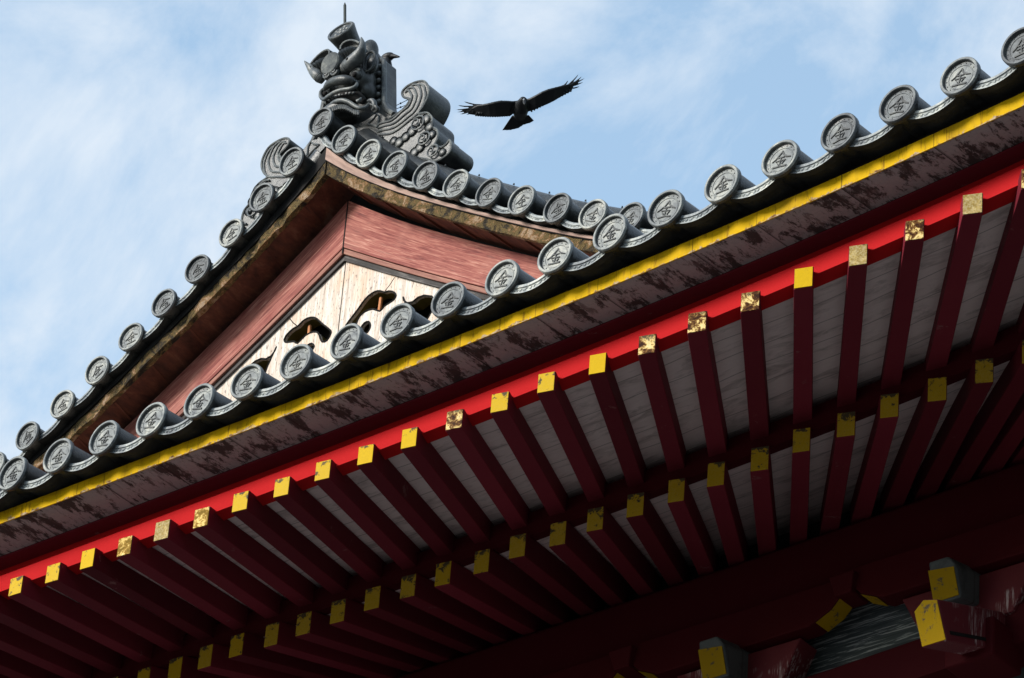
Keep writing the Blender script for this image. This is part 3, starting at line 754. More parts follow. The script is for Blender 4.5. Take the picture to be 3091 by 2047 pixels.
# ---- bracket sets under the purlin
def zpl(x): return E(x)-0.505-0.006*x
for k in range(-2, 3):
    xc = 3.955+1.285*k; z = zpl(xc)
    # bow shaped arm with yellow slanted ends
    y0, y1 = 2.235, 2.345
    arm = [(xc-0.70, z+0.02), (xc-0.56, z-0.13), (xc-0.44, z-0.185), (xc+0.44, z-0.185), (xc+0.56, z-0.13), (xc+0.70, z+0.02)]
    mb = MB(); mb.prism([(x, y0, q) for x, q in arm], (0, y1-y0, 0)); o = build(mb, 'bracket_arm', M['deep'], hall, bevel=0.006)
    for s_ in (1, -1):
        cp = MB(); a = Vector((xc+s_*0.70, 0, z+0.02)); b = Vector((xc+s_*0.56, 0, z-0.13)); c = Vector((xc+s_*0.47, 0, z-0.172)); nn = Vector((s_*0.7, 0, -0.7))*0.004
        rows = [[(v.x+nn.x, y0+0.004, v.z+nn.z), (v.x+nn.x, y1-0.004, v.z+nn.z)] for v in (a, b, c)]
        r2 = [[(v.x-nn.x, y0+0.004, v.z-nn.z), (v.x-nn.x, y1-0.004, v.z-nn.z)] for v in (a, b, c)]
        cp.grid(rows); cp.grid(r2)
        e = build(cp, 'arm_end', M['yellow_p'], None); e.parent = o
    # bearing blocks
    for dx in (-0.6425,):
        mb = MB(); X_ = xc+dx; q = zpl(X_)
        mb.hexa([(X_-0.045, 2.21, q-0.10), (X_+0.045, 2.21, q-0.10), (X_+0.045, 2.35, q-0.10), (X_-0.045, 2.35, q-0.10), (X_-0.07, 2.19, q), (X_+0.07, 2.19, q), (X_+0.07, 2.37, q), (X_-0.07, 2.37, q)])
        build(mb, 'bearing_block', M['deep'], hall, bevel=0.006)
    # beam nose under the arm
    mb = MB(); f = [(-0.088, -0.10), (0.062, -0.10), (0.062, 0.045), (0.03, 0.09), (-0.075, 0.09)]
    zb_ = z-0.285; lean_ = -0.35
    mb.prism([(xc+x, 2.10+lean_*q, zb_+q) for x, q in f], (0, 0.4, 0.08)); o = build(mb, 'beam_nose', M['grey_wall'], hall, bevel=0.012)
    cp = MB(); cp.prism([(xc+x, 2.0985+lean_*q, zb_+q) for x, q in [(-0.080, -0.09), (0.054, -0.09), (0.054, 0.035), (-0.080, 0.05)]], (0, -0.004, 0))
    e = build(cp, 'nose_face', M['yellow_p'], None); e.parent = o
    # lower bracket arm and slanting tail nose
    mb = MB(); arm = [(xc-0.36, z-0.20), (xc-0.24, z-0.44), (xc+0.24, z-0.44), (xc+0.36, z-0.20)]
    mb.prism([(x, 2.28, q) for x, q in arm], (0, 0.14, 0)); build(mb, 'lower_bracket_arm', M['wine_worn'], hall, bevel=0.006)
    sl = Vector((0, 1, 0.36)); a = Vector((xc+0.125, 1.80, z-0.70)); wd = 0.13
    f = [(-wd/2, -0.088), (wd/2, -0.088), (wd/2, 0.085), (-0.005, 0.100), (-wd/2, 0.065)]
    LN = -0.42
    mb = MB(); mb.prism([a+Vector((x, LN*q, q)) for x, q in f], sl*0.6); o = build(mb, 'tail_nose', M['wine_worn'], hall, bevel=0.008)
    cp = MB(); cp.prism([a+Vector((x*0.94, LN*q-0.0005, q*0.94)) for x, q in f], (0, -0.004, 0)); e = build(cp, 'nose_face', M['yellow_p'], None); e.parent = o
    cp = MB(); cp.box(a+Vector((wd/2+0.002, 0.22, 0.02)), (0.004, 0.34, 0.016), 0, (Vector((1, 0, 0)), sl.normalized(), Vector((0, -0.34, 0.94)))); e = build(cp, 'groove_line', M['black'], None); e.parent = o
    # block under the nose
    mb = MB(); mb.box((xc+0.10, 2.26, z-0.62), (0.26, 0.24, 0.20)); build(mb, 'bracket_block', M['deep'], hall, bevel=0.015)
    mb = MB(); mb.box((xc+0.30, 2.33, z-0.06), (0.05, 0.02, 0.10)); build(mb, 'wall_tie', M['wine_worn'], hall)
# grey weathered panel wall between the brackets
mb = MB(); eave_sweep(mb, [(2.50, -0.80), (2.50, -0.45), (2.53, -0.45), (2.53, -0.80)], -2.6, 8.2, 30); build(mb, 'frieze_panel', M['panel'], hall)
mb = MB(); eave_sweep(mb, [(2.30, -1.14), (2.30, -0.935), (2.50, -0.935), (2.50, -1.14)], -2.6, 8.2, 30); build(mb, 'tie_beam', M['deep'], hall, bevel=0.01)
for o in set(bpy.data.objects)-BEFORE:
    if o.parent == hall: o.location += Vector((0.0, 0.0, 0.0))
# hall wall and columns below (out of the picture, seen from the side only)
mb = MB(); mb.box((2.5, 2.66, -5.575), (13.0, 0.2, 12.65)); build(mb, 'hall_wall', M['grey_wall'], hall)
for k in range(-2, 3):
    xc = 3.955+1.285*k*2 - 1.285
    if xc > 7: continue
    mb = MB(); mb.tube([(xc, 2.5, GZ), (xc, 2.5, -1.08)], 0.16, 20); build(mb, 'column', M['wine'], hall, smooth=True)
# roof deck under the tiles, and the blind space above the ceilings
mb = MB(); rows = []
for i in range(25):
    y = 0.16+ (3.2-0.16)*i/24
    rows.append([Vector((x, y, E(x)+roof_prof(y)-0.128 + (0.02 if i else 0.04))) for x in [-2.6+10.8*j/40 for j in range(41)]])
mb.grid(rows); build(mb, 'roof_deck', M['black'], hall)
# ------------------------------------------------------------------ ridge end ornament
def Z4(x, y, Y): return at(880+x/5.2275, 60+y/5.2275, Y)
def ZA(x, y, Y): return at(700+x/2.8, y/2.8, Y)
def mir(p): return Vector((2*XG-p[0], p[1], p[2]))
base = at(1010, 400, 2.85)
orn = thing('ridge_ornament', 'dark grey horned demon face tile ornament crowning the gable peak', 'roof ornament', (XG, 2.85, base.z))
OM = [M['orn'], M['orn_edge'], M['disc_cut']]
# back slab with a raised border
mb = MB()
right = [(1300, 600), (1420, 600), (1488, 650), (1492, 1000), (1492, 1290), (1530, 1400), (1650, 1490), (1560, 1600)]
half = [Z4(x, y, 2.90) for x, y in right]
top = Z4(900, 470, 2.90); top = Vector((XG, 2.90, half[0].z+0.02))
bot = Vector((XG, 2.90, half[-1].z))
poly = [top] + half + [bot] + [mir(p) for p in reversed(half)]
mb.prism(poly, (0, 0.10, 0))
child(mb, 'back_slab', OM[0], orn, bevel=0.006)
for s_ in (0, 1):
    pts = [Z4(x, y, 2.895) for x, y in [(1400, 612), (1458, 660), (1462, 900), (1462, 1150), (1466, 1310), (1510, 1420), (1610, 1490)]]
    if s_: pts = [mir(p) for p in pts]
    mb = MB(); mb.tube(pts, 0.016, 8); child(mb, 'slab_border', OM[1], orn, smooth=True)
    for q in [(1392, 735), (1378, 850), (1371, 960), (1366, 1070), (1362, 1180), (1374, 1290)]:
        p = Z4(q[0], q[1], 2.888)
        if s_: p = mir(p)
        mb = MB(); mb.ell(p, (0.019, 0.016, 0.0165), 0, 12, 8); child(mb, 'bead', OM[1], orn, smooth=True)
# head: one sculpted, joined surface (skull, cheeks, brow, snout, jaw)
def skin_head():
    parts = MB()
    c = Z4(900, 960, 2.88)
    parts.ell((XG, 2.89, c.z+0.02), (0.20, 0.12, 0.20), 0, 28, 18)
    for s_ in (0, 1):
        F = (lambda p: mir(p)+Vector((0.06, 0.05, 0))) if s_ else (lambda p: p)
        parts.ell(F(Z4(1150, 960, 2.815)), (0.060, 0.085, 0.085), 0, 18, 12)       # cheek
        parts.ell(F(Z4(1225, 1130, 2.84)), (0.040, 0.055, 0.060), 0, 16, 10)     # jowl
        parts.ell(F(Z4(1030, 790, 2.785)), (0.065, 0.04, 0.022), 0, 16, 10)      # brow
        parts.ell(F(Z4(985, 985, 2.74)), (0.030, 0.04, 0.026), 0, 14, 10)        # nostril wing
    parts.ell((XG, 2.8, Z4(900, 1430, 2.8).z+0.005), (0.125, 0.095, 0.06), 0, 22, 12)            # chin
    return parts
hm = skin_head(); me_ = hm.mesh('head', [OM[0]], True)
ho = link('head', me_)
rm = ho.modifiers.new('join', 'REMESH'); rm.mode = 'VOXEL'; rm.voxel_size = 0.006; rm.use_smooth_shade = True
sm_ = ho.modifiers.new('soft', 'SMOOTH'); sm_.iterations = 10; sm_.factor = 0.5
dg = bpy.context.evaluated_depsgraph_get(); dg.update()
m2 = bpy.data.meshes.new_from_object(ho.evaluated_get(dg)); m2.name = 'head'
bpy.data.objects.remove(ho)
m2.transform(Matrix.Translation(-orn.location)); m2.polygons.foreach_set('use_smooth', [True]*len(m2.polygons))
link('head', m2, orn)
# mouth line: upper lip, teeth, lower lip, beard
def both(name, pts, rad, m, Y=None, n=8, flat=None, sides=(0, 1)):
    for s_ in sides:
        q = [Z4(x, y, Y) if not isinstance(x, Vector) else x for x, y in pts]
        if s_: q = [mir(p) for p in q]
        mb = MB(); mb.tube(q, rad, n, 0, True, flat); child(mb, name, m, orn, smooth=True)
def whole(name, pts, rad, m, dy=0.0, n=8):
    """an arc measured on the photo from the left corner of the mouth to the right one, given with its own depth per point"""
    q, rad = cr([Z4(x, y, Y) for x, y, Y in pts], rad); mb = MB(); mb.tube(q, rad, n+2); return child(mb, name, m, orn, smooth=True)
whole('upper_lip', [(505, 1085, 2.76), (462, 1140, 2.75), (462, 1215, 2.74), (515, 1255, 2.73), (585, 1205, 2.71), (680, 1145, 2.69), (800, 1105, 2.685), (920, 1088, 2.69), (995, 1062, 2.7), (1030, 1020, 2.71), (1015, 975, 2.72)], [0.008, 0.011, 0.012, 0.012, 0.012, 0.012, 0.012, 0.012, 0.012, 0.011, 0.008], OM[1])
whole('nose_ridge', [(515, 1105, 2.73), (560, 1040, 2.71), (640, 985, 2.69), (740, 955, 2.675), (850, 945, 2.675), (940, 955, 2.69), (985, 990, 2.7)], [0.010, 0.020, 0.027, 0.030, 0.029, 0.024, 0.012], OM[0])
whole('lower_lip', [(575, 1470, 2.76), (590, 1390, 2.74), (650, 1320, 2.72), (740, 1280, 2.71), (830, 1275, 2.71), (920, 1310, 2.72), (1000, 1360, 2.73), (1080, 1395, 2.74), (1160, 1385, 2.76), (1225, 1320, 2.78)], [0.008, 0.012, 0.014, 0.015, 0.015, 0.014, 0.013, 0.013, 0.012, 0.008], OM[1])
for k in range(8):
    t = k/7; p = Z4(600+380*t, 1262-98*t - 26*math.sin(PI*t), 2.732)
    mb = MB(); mb.box(p, (0.020, 0.020, 0.018)); child(mb, 'tooth', OM[1], orn, bevel=0.004)
mb = MB(); mb.tube([Z4(555, 1300, 2.765), Z4(680, 1225, 2.755), (Z4(850, 1195, 2.75)), Z4(1050, 1215, 2.76), Z4(1150, 1290, 2.78)], [0.012, 0.024, 0.030, 0.034, 0.02], 10); child(mb, 'mouth_shade', M['black'], orn, smooth=True)  # black tube paints the shade inside the open mouth
whole('tusk', [(1040, 1290, 2.73), (1075, 1265, 2.73), (1100, 1225, 2.735)], [0.014, 0.011, 0.003], OM[1])
for k in range(15):
    t = k/14; x = 615+430*t; y0 = 1395 - 70*math.sin(PI*min(1, t*1.15)) + 40*t
    whole('beard_strand', [(x, y0, 2.715), (x+12, y0+60, 2.712), (x+20, y0+115-30*abs(t-0.4), 2.735)], [0.007, 0.008, 0.003], OM[0], n=6)
whole('whisker', [(1200, 1280, 2.76), (1260, 1270, 2.76), (1300, 1300, 2.765), (1310, 1370, 2.77), (1270, 1420, 2.78)], [0.006, 0.014, 0.016, 0.013, 0.005], OM[1])
whole('whisker', [(1240, 1330, 2.765), (1330, 1370, 2.77), (1360, 1420, 2.78), (1300, 1460, 2.79)], [0.006, 0.012, 0.012, 0.004], OM[0])
# eyes
for s_ in (0, 1):
    p = Z4(1030, 875, 2.735); p = mir(p)+Vector((0.06, 0.05, 0)) if s_ else p
    mb = MB(); mb.ell(p, (0.036, 0.030, 0.034), 0, 16, 10); e_ = child(mb, 'eye', OM[0], orn, smooth=True)
    q = p + Vector((0.004, -0.022, -0.010)); mb = MB(); mb.ell(q-orn.location, (0.018, 0.016, 0.018), 0, 12, 8); o = build(mb, 'pupil', M['black'], e_, smooth=True)
    ring = [p + Vector((0.036*math.cos(a), -0.014, 0.035*math.sin(a))) for a in [R(20)+R(160)*k/8 for k in range(9)]]
    mb = MB(); mb.tube(ring, [0.004]+[0.010]*7+[0.004], 8); child(mb, 'eyelid', OM[0], orn, smooth=True)
# horns with growth rings at the root
for s_ in (0, 1):
    if s_: pts = [(500, 950), (455, 915), (400, 868), (345, 815), (300, 762), (262, 718), (230, 682), (202, 648)]
    else: pts = [(815, 800), (880, 745), (960, 672), (1040, 590), (1095, 500), (1118, 410), (1112, 330), (1098, 272)]
    rad = [0.026, 0.033, 0.034, 0.029, 0.022, 0.015, 0.009, 0.002] if s_ else [0.032, 0.042, 0.045, 0.041, 0.032, 0.022, 0.012, 0.002]
    q = [Z4(x, y, Y) for (x, y), Y in zip(pts, [2.73, 2.71, 2.70, 2.70, 2.69, 2.685, 2.68, 2.68])]
    mb = MB(); qq, rr = cr(q, rad); mb.tube(qq, rr, 18); h_ = child(mb, 'horn', OM[1], orn, smooth=True)
    for k in range(6):
        t = 0.05+k*0.26; i = int(t); f = t-i; c = q[i].lerp(q[i+1], f); r_ = rad[i]+(rad[i+1]-rad[i])*f; ax = (q[i+1]-q[i]).normalized()
        mb = MB(); mb.lathe([(r_*0.98, -0.006), (r_*1.07, 0.0), (r_*0.98, 0.006)], c-orn.location, ax, 18); build(mb, 'horn_ring', OM[0], h_, smooth=True)
    if s_: continue
    p = q[2].lerp(q[3], 0.0) + Vector((-0.004, -0.042, 0.0)); mb = MB(); mb.ell(p-orn.location, (0.011, 0.006, 0.011), 0, 10, 6); build(mb, 'horn_hole', M['black'], h_, smooth=True)
# ears
for s_ in (0, 1):
    p = Z4(448, 725, 2.86) if s_ else Z4(1225, 655, 2.77)
    mb = MB(); n = 22
    X_ = Vector((0.94, 0.2, 0)); Zx = Vector((0.06, 0.0, 1.0))
    ring = [p + X_*(0.040*math.cos(2*PI*k/n)) + Zx*(0.070*math.sin(2*PI*k/n)) for k in range(n)]
    mb.tube(ring+[ring[0]], 0.008, 8, 0, False)
    mb.ell(p+Vector((0, 0.03, 0)), (0.039, 0.028, 0.068), 0, 16, 10)
    child(mb, 'ear', OM[0], orn, smooth=True)
# crown of the head: fluted hair lobes
def lobe(p, r, name='hair_lobe', flutes=True):
    mb = MB(); mb.ell(p, r, 0, 24, 14)
    if flutes: mb.lathe([(r[0]*0.86, r[2]*0.55), (r[0]*0.98, r[2]*0.72), (r[0]*0.90, r[2]*0.92), (r[0]*0.3, r[2]*1.02)], p, (0, -0.25, 1), 24)
    o = child(mb, name, OM[0], orn, smooth=True)
    if flutes:
        for k in range(7):
            a = R(-62+k*20.5); s = []
            for j in range(6):
                b = R(52-j*24)
                s.append(p + Vector((r[0]*1.01*math.sin(a)*math.cos(b), -r[1]*1.02*math.cos(a)*math.cos(b), r[2]*math.sin(b))))
            mb = MB(); mb.tube([v-orn.location for v in s], [0.003, 0.007, 0.008, 0.008, 0.006, 0.003], 6); build(mb, 'hair_flute', OM[1], o, smooth=True)
rim = [(769, 467), (781, 411), (815, 366), (860, 338), (915, 322), (970, 322), (1025, 338), (1070, 368)]
foot = [(790, 712), (814, 694), (842, 674), (879, 650), (920, 628), (955, 610), (990, 596), (1020, 585)]
for s_ in (0, 1):
    F = mir if s_ else (lambda p: p)
    rows = []; n = 29
    def lerpl(L_, t):
        i = min(int(t*(len(L_)-1)), len(L_)-2); f = t*(len(L_)-1)-i
        return (L_[i][0]+(L_[i+1][0]-L_[i][0])*f, L_[i][1]+(L_[i+1][1]-L_[i][1])*f)
    for k in range(n):
        t = k/(n-1); a_ = Z4(*lerpl(rim, t), 2.70); b_ = Z4(*lerpl(foot, t), 2.72); fl = 0.010*math.cos(2*PI*t*7); r = []
        for j in range(9):
            u = j/8; p = a_.lerp(b_, u); p.y += (0.028*math.sin(PI*u/0.36) if u < 0.36 else -0.040*math.sin(PI*(u-0.36)/0.64)) + fl*0.8*min(1, u*2)
            r.append(F(p))
        r2 = [F(a_+Vector((0, 0.006, 0.008)))] ; rows.append(r)
    mb = MB(); mb.grid(rows)
    back = [[q + Vector((0, 0.03+0.05*math.sin(PI*j/8), 0.012*(1-j/8))) for j, q in enumerate(r)] for r in rows]
    mb.grid(back); mb.grid([[r[0] for r in rows], [r[0] for r in back]]); mb.grid([[r[-1] for r in rows], [r[-1] for r in back]]); mb.grid([rows[0], back[0]]); mb.grid([rows[-1], back[-1]])
    lb = child(mb, 'hair_lobe', OM[0], orn, smooth=True)
    mb = MB(); mb.tube([r[0]-orn.location for r in rows], 0.0065, 7); build(mb, 'lobe_rim', OM[1], lb, smooth=True)
p = Z4(1225, 530, 2.86); lobe(p, (0.060, 0.05, 0.095), flutes=False); lobe(mir(p), (0.060, 0.05, 0.095), flutes=False)
p = Z4(870, 640, 2.80); mb = MB(); mb.ell((XG, 2.84, p.z-0.01), (0.13, 0.09, 0.10), 0, 20, 12); child(mb, 'scalp', OM[0], orn, smooth=True)
# round boss on the forehead with two curls under it
p = Z4(612, 690, 2.665)
fc = Vector((XG, 2.665, p.z + (XG-p.x)*0.0))
mb = MB(); mb.lathe([(0.001, -0.012), (0.066, -0.010), (0.074, -0.002), (0.074, 0.03), (0.06, 0.12), (0.001, 0.12)], p, (0.05, 1, 0.1), 28); child(mb, 'forehead_boss', tile_mat('lichened_boss', 0.8, 0.0, 0.9), orn, smooth=True)
for x, y in ((552, 868), (672, 822)):
    c = Z4(x, y, 2.675); pts = []; rad = []
    for k in range(15):
        a = -k*0.62; r_ = 0.026*(1-k/18); pts.append(c+Vector((r_*math.cos(a), -0.002*k*0.4, r_*math.sin(a)))); rad.append(0.0085*(1-k/26))
    mb = MB(); mb.tube(pts, rad, 7); mb.ell(c+Vector((0, 0.012, 0)), (0.03, 0.015, 0.03), 0, 12, 8); child(mb, 'curl', OM[1], orn, smooth=True)
# round cap tile that points up and forward
d = Vector((0.05, -0.90, 0.43)).normalized(); f0 = Z4(770, 158, 2.72)
mb = MB(); mb.lathe([(0.001, -0.008), (0.070, -0.008), (0.073, 0.0), (0.084, 0.002), (0.089, -0.002), (0.092, -0.010), (0.080, -0.06), (0.066, -0.14), (0.058, -0.26), (0.001, -0.26)], f0, d, 32)
cap = child(mb, 'cap_tile', OM[0], orn, smooth=True)
for k in range(9):
    a = 2*PI*k/9; uu = Vector((1, 0, 0)); vv = d.cross(uu)
    p = f0 + d*(-0.006) + (uu*math.cos(a)+vv*math.sin(a))*(0.02 if k % 2 else 0.045)
    mb = MB(); mb.ell(p-orn.location, (0.013, 0.004, 0.010), 0, 8, 5); build(mb, 'cap_relief', OM[1], cap, smooth=True)
# side fins: wave and rolling clouds, mirrored to the left
fin = [(1010, 1075), (1130, 1020), (1235, 955), (1330, 1005), (1440, 930), (1495, 862), (1500, 835), (1452, 822), (1440, 775), (1492, 722), (1570, 690), (1630, 690), (1662, 745), (1655, 815), (1615, 900), (1575, 960), (1650, 955), (1692, 1000), (1695, 1070), (1735, 1100), (1740, 1165), (1716, 1225), (1765, 1245), (1812, 1218), (1838, 1185), (1856, 1230), (1840, 1285), (1790, 1330), (1720, 1362), (1640, 1345), (1500, 1312), (1340, 1222), (1215, 1160)]
FY = 2.85
lines = [
 [(1235, 1058), (1330, 1022), (1430, 955), (1500, 880), (1522, 815), (1500, 772), (1462, 782)],
 [(1232, 1088), (1340, 1050), (1450, 985), (1528, 900), (1560, 815), (1540, 752), (1478, 752)],
 [(1226, 1120), (1340, 1085), (1470, 1012), (1560, 912), (1600, 815), (1585, 735), (1520, 718)],
 [(1218, 1150), (1330, 1128), (1470, 1050), (1590, 930), (1635, 820), (1628, 745), (1580, 708)]]
spir = [(1578, 1058, 0.060), (1632, 1188, 0.055), (1706, 1292, 0.050)]
lob = [(1640, 1010, 34), (1672, 1075, 30), (1525, 1110, 34), (1470, 1160, 30), (1690, 1140, 28), (1590, 1250, 32), (1545, 1290, 30), (1415, 1205, 32), (1370, 1195, 26), (1780, 1290, 24)]
fins = smooth_loop(fin, 3)
for s_ in (0, 1):
    F = mir if s_ else (lambda p: p)
    mb = MB(); mb.prism([F(ZA(x, y, FY)) for x, y in fins], (0, 0.20, 0)); f_ = child(mb, 'cloud_fin', OM[0], orn, smooth=True)
    for ln in lines:
        q, _ = cr([F(ZA(x, y, FY-0.002)) - orn.location for x, y in ln])
        wv = [v + Vector((0, 0, 0.006*math.sin(i*0.95))) for i, v in enumerate(q)]
        mb = MB(); mb.tube(wv, [0.004]+[0.0075]*(len(q)-2)+[0.004], 8); build(mb, 'wave_ridge', OM[1], f_, smooth=True)
    q, _ = cr([F(ZA(x, y, FY-0.002)) - orn.location for x, y in fin[3:]])
    mb = MB(); mb.tube(q, 0.007, 6); build(mb, 'fin_rim', OM[1], f_, smooth=True)
    for x, y, r_ in spir:
        c = ZA(x, y, FY); pts = []; rad = []
        for k in range(26):
            a = 2.2 - k*0.42; rr = r_*(1-k/30); pts.append(F(c+Vector((rr*math.cos(a), -0.008-0.001*k, rr*math.sin(a)))) - orn.location); rad.append(0.009*(1-k/60))
        mb = MB(); mb.tube(pts, [v*0.75 for v in rad], 7); mb.ell(F(c)-orn.location, (0.012, 0.014, 0.012), 0, 8, 6); build(mb, 'cloud_curl', OM[1], f_, smooth=True)
    for x, y, r_ in lob:
        c = F(ZA(x, y, FY-0.001)) - orn.location; rr = r_/2.8/400*1.15
        mb = MB(); mb.ell(c, (rr, 0.012, rr), 0, 16, 8); mb.lathe([(rr*0.98, -0.002), (rr*1.05, -0.010), (rr*1.12, -0.002)], c, (0, 1, 0), 18); build(mb, 'cloud_lobe', OM[0], f_, smooth=True)
    pts = [F(ZA(x, y, FY-0.004)) - orn.location for x, y in [(1150, 1045), (1200, 1000), (1225, 960), (1242, 985), (1235, 1050), (1225, 1075), (1190, 1060), (1140, 1050)]]
    mb = MB(); mb.tube(pts, 0.006, 6); build(mb, 'leaf_ridge', OM[1], f_, smooth=True)

# ------------------------------------------------------------------ lightning rod and thin wires behind the ornament
p0 = at(1041, 8, 2.98); p1 = at(1041.5, 150, 2.98)
mb = MB(); mb.tube([p1, p0 - (p0-p1)*0.06, p0], [0.009, 0.009, 0.002], 8)
o = build(mb, 'lightning_rod', M['rod'], loc=p1, smooth=True); o['label'] = 'thin dark metal rod standing upright behind the round cap tile'; o['category'] = 'lightning rod'
for ya, yb_, lab in ((312, 303, 'upper of two hair thin wires beside the demon ornament'), (322, 318, 'lower of two hair thin wires beside the demon ornament')):
    a = at(1193, ya+8, 3.1); b = at(1240, yb_-6, 3.1)
    mb = MB(); mb.tube([a, a.lerp(b, 0.5), b], 0.0022, 5); mb.ell(a.lerp(b, 0.35), (0.006, 0.006, 0.006), 0, 8, 6)
    o = build(mb, 'wire', M['rod'], loc=a); o['label'] = lab; o['category'] = 'wire'; o['group'] = 'thin wires behind the ridge ornament'

# ------------------------------------------------------------------ the crows
def voxel(mb, name, m, vox, loc, it=2):
    me_ = mb.mesh(name, [m], True); o = link(name, me_)
    r_ = o.modifiers.new('join', 'REMESH'); r_.mode = 'VOXEL'; r_.voxel_size = vox; r_.use_smooth_shade = True
    s = o.modifiers.new('soft', 'SMOOTH'); s.iterations = it; s.factor = 0.4
    dg = bpy.context.evaluated_depsgraph_get(); dg.update()
    m2 = bpy.data.meshes.new_from_object(o.evaluated_get(dg)); m2.name = name; bpy.data.objects.remove(o)
    m2.transform(Matrix.Translation(-Vector(loc))); m2.polygons.foreach_set('use_smooth', [True]*len(m2.polygons))
    return m2
DC = 31.0
dcen = ray(1578, 318).normalized(); CC = CAM + ray(1578, 318)*DC
K = DC/(FOC*3091)                                   # metres per photo pixel at the bird
def cz(x, y, dep=0.0):                              # zoomed photo coordinates -> the bird's own plane, dep metres nearer the ground
    px, py = 1350+x/5.262, 200+y/5.262
    return CC + RT*((px-1578)*K) - UP*((py-318)*K) + fw*dep
mb = MB()
# trunk, head
mb.tube([cz(1200, 545, -0.09), cz(1185, 610, -0.03), cz(1170, 680, 0.0), cz(1160, 750, 0.03), cz(1158, 810, 0.06)], [0.024, 0.046, 0.058, 0.052, 0.036], 16)
mb.ell(cz(1212, 560, -0.08), (0.028, 0.036, 0.030), 0, 14, 10)
mb.tube([cz(1222, 575, -0.12), cz(1228, 620, -0.16), cz(1230, 640, -0.17)], [0.014, 0.009, 0.002], 8)
def wing(top, bot, dep):
    """leading edge points, trailing edge points (same count), depth per station: a thin cambered blade"""
    rows = []
    for (a, b, d_) in zip(top, bot, dep):
        a_ = cz(a[0], a[1], d_); b_ = cz(b[0], b[1], d_+0.02); mid = a_.lerp(b_, 0.35); q1 = a_.lerp(b_, 0.12)
        rows.append([a_, q1 - fw*0.012, mid - fw*0.010, b_ - fw*0.003, b_ + fw*0.003, mid + fw*0.006, q1 + fw*0.010])
    mb.grid(rows, 0, True)
    mb.add(rows[0], [tuple(range(7))]); mb.add(rows[-1], [tuple(range(6, -1, -1))])
wing([(1200, 530), (1050, 553), (940, 548), (850, 546), (740, 566), (640, 590), (550, 606), (480, 612), (430, 640), (360, 690)],
     [(1150, 770), (1010, 742), (960, 762), (880, 795), (780, 800), (690, 800), (600, 792), (500, 782), (400, 768), (330, 755)],
     [0.0, -0.02, -0.04, -0.05, -0.05, -0.04, -0.02, 0.0, 0.02, 0.03])
wing([(1200, 530), (1300, 510), (1400, 460), (1500, 405), (1600, 365), (1700, 340), (1800, 312), (1880, 290), (1930, 280), (1960, 300)],
     [(1230, 740), (1310, 715), (1400, 690), (1500, 645), (1590, 608), (1690, 560), (1800, 490), (1880, 440), (1950, 395), (1990, 372)],
     [0.0, -0.02, -0.04, -0.05, -0.05, -0.04, -0.02, 0.0, 0.02, 0.03])
def feather(pts, w_, dep=0.02):
    q = [cz(x, y, dep+0.03*i/len(pts)) for i, (x, y) in enumerate(pts)]
    n = len(q); mb.tube(q, [w_*(0.9 if i == 0 else 1.0 if i < n-2 else 0.75 if i < n-1 else 0.22) for i in range(n)], 6)
for pts in ([(560, 610), (430, 605), (350, 585), (300, 570), (258, 550)], [(500, 625), (380, 636), (280, 635), (210, 625), (155, 612)], [(480, 650), (360, 668), (260, 682), (190, 686), (125, 685)],
            [(460, 670), (370, 692), (280, 710), (210, 720), (150, 724)], [(440, 700), (350, 718), (290, 738), (240, 752), (200, 758)], [(420, 730), (370, 745), (330, 757), (296, 765)]):
    feather(pts, 0.0058)
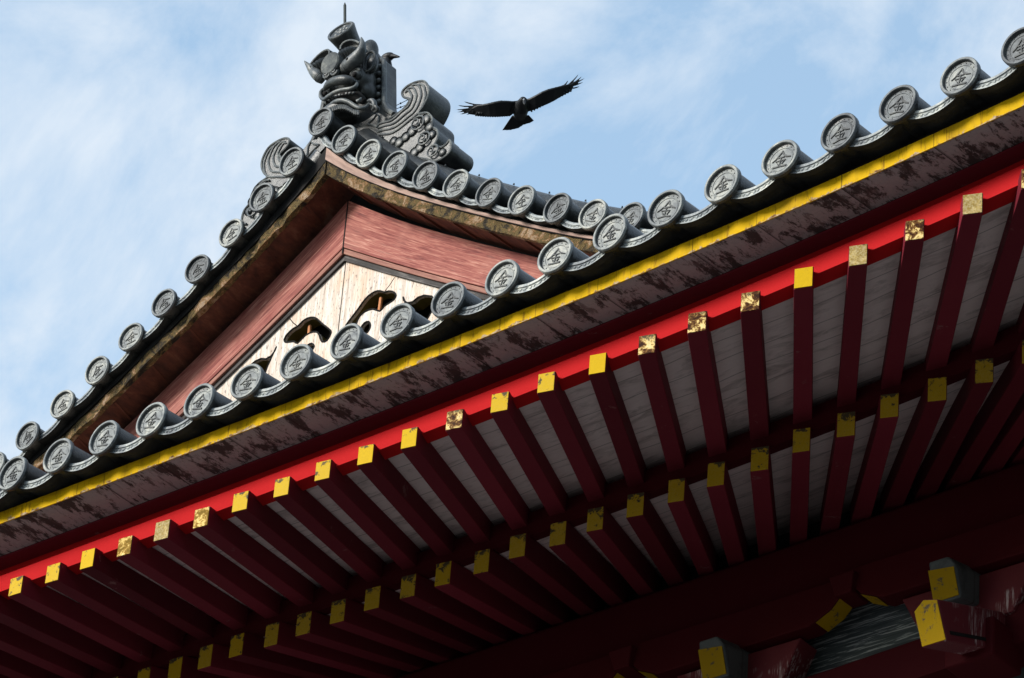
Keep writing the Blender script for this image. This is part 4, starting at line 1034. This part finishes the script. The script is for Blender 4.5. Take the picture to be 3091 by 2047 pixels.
for pts in ([(1800, 320), (1858, 300), (1890, 270), (1910, 240), (1924, 218)], [(1900, 310), (1950, 270), (2010, 215), (2055, 165), (2095, 105)], [(1930, 310), (1990, 275), (2050, 235), (2105, 190), (2150, 145)],
            [(1930, 320), (2000, 285), (2070, 250), (2140, 210), (2196, 178)], [(1940, 335), (2010, 305), (2070, 285), (2120, 265), (2168, 245)], [(1950, 355), (2010, 345), (2050, 335), (2080, 325), (2112, 315)]):
    feather(pts, 0.0058)
for k in range(15):
    t = k/14
    a = cz(480+480*t, 790-10*t, 0.02); feather([(480+560*t, 740), (455+530*t, 782 + 18*math.sin(PI*t)), (448+525*t, 792 + 10*math.sin(PI*t))], 0.011, 0.0)
    feather([(1330+600*t, 690-300*t), (1342+625*t, 716-322*t), (1346+632*t, 726-338*t)], 0.011, 0.0)
wing([(1035, 770), (1075, 775), (1130, 785), (1180, 785), (1230, 780), (1290, 765)], [(872, 1010), (1000, 1008), (1130, 978), (1210, 925), (1320, 892), (1380, 857)], [0.05, 0.05, 0.045, 0.045, 0.05, 0.05])
for k in range(9):
    t = k/8; L_ = [(880, 1012), (945, 1013), (1010, 1011), (1075, 996), (1135, 980), (1180, 950), (1240, 922), (1310, 900), (1378, 862)]
    feather([(1050+230*t, 790), (0.5*(1050+230*t)+0.5*L_[k][0], 0.5*790+0.5*L_[k][1]), L_[k]], 0.009, 0.05)
vx = voxel(mb, 'crow', M['crow'], 0.0036, CC, 1)
o = link('crow', vx, None, CC); o['label'] = 'black crow gliding in the open sky with spread fingered wings'; o['category'] = 'bird'
mb = MB(); mb.ell(cz(1216, 553, -0.168)-CC, (0.007, 0.007, 0.010), 0, 8, 6); build(mb, 'eye', M['eye'], o, smooth=True)  # pale colour paints the glint on the bird's eye

hb = at(1182, 172, 3.06)
def hz(x, y, Y=3.06): return Z4(x, y, Y)
mb = MB()
mb.ell(hz(1515, 592), (0.050, 0.030, 0.027), 0, 16, 12)
mb.tube([hz(1425, 612), hz(1470, 615), hz(1500, 650), hz(1505, 720), hz(1480, 1000)], [0.008, 0.024, 0.028, 0.032, 0.04], 12)
mb.tube([hz(1550, 580), hz(1620, 574), hz(1680, 581), hz(1714, 586)], [0.022, 0.014, 0.008, 0.003], 10)
vb = voxel(mb, 'crow', M['crow'], 0.0045, hb, 1)
o2 = link('crow', vb, None, hb); o2['label'] = 'dark bird with only its head and pointed beak showing behind the ornament slab'; o2['category'] = 'bird'
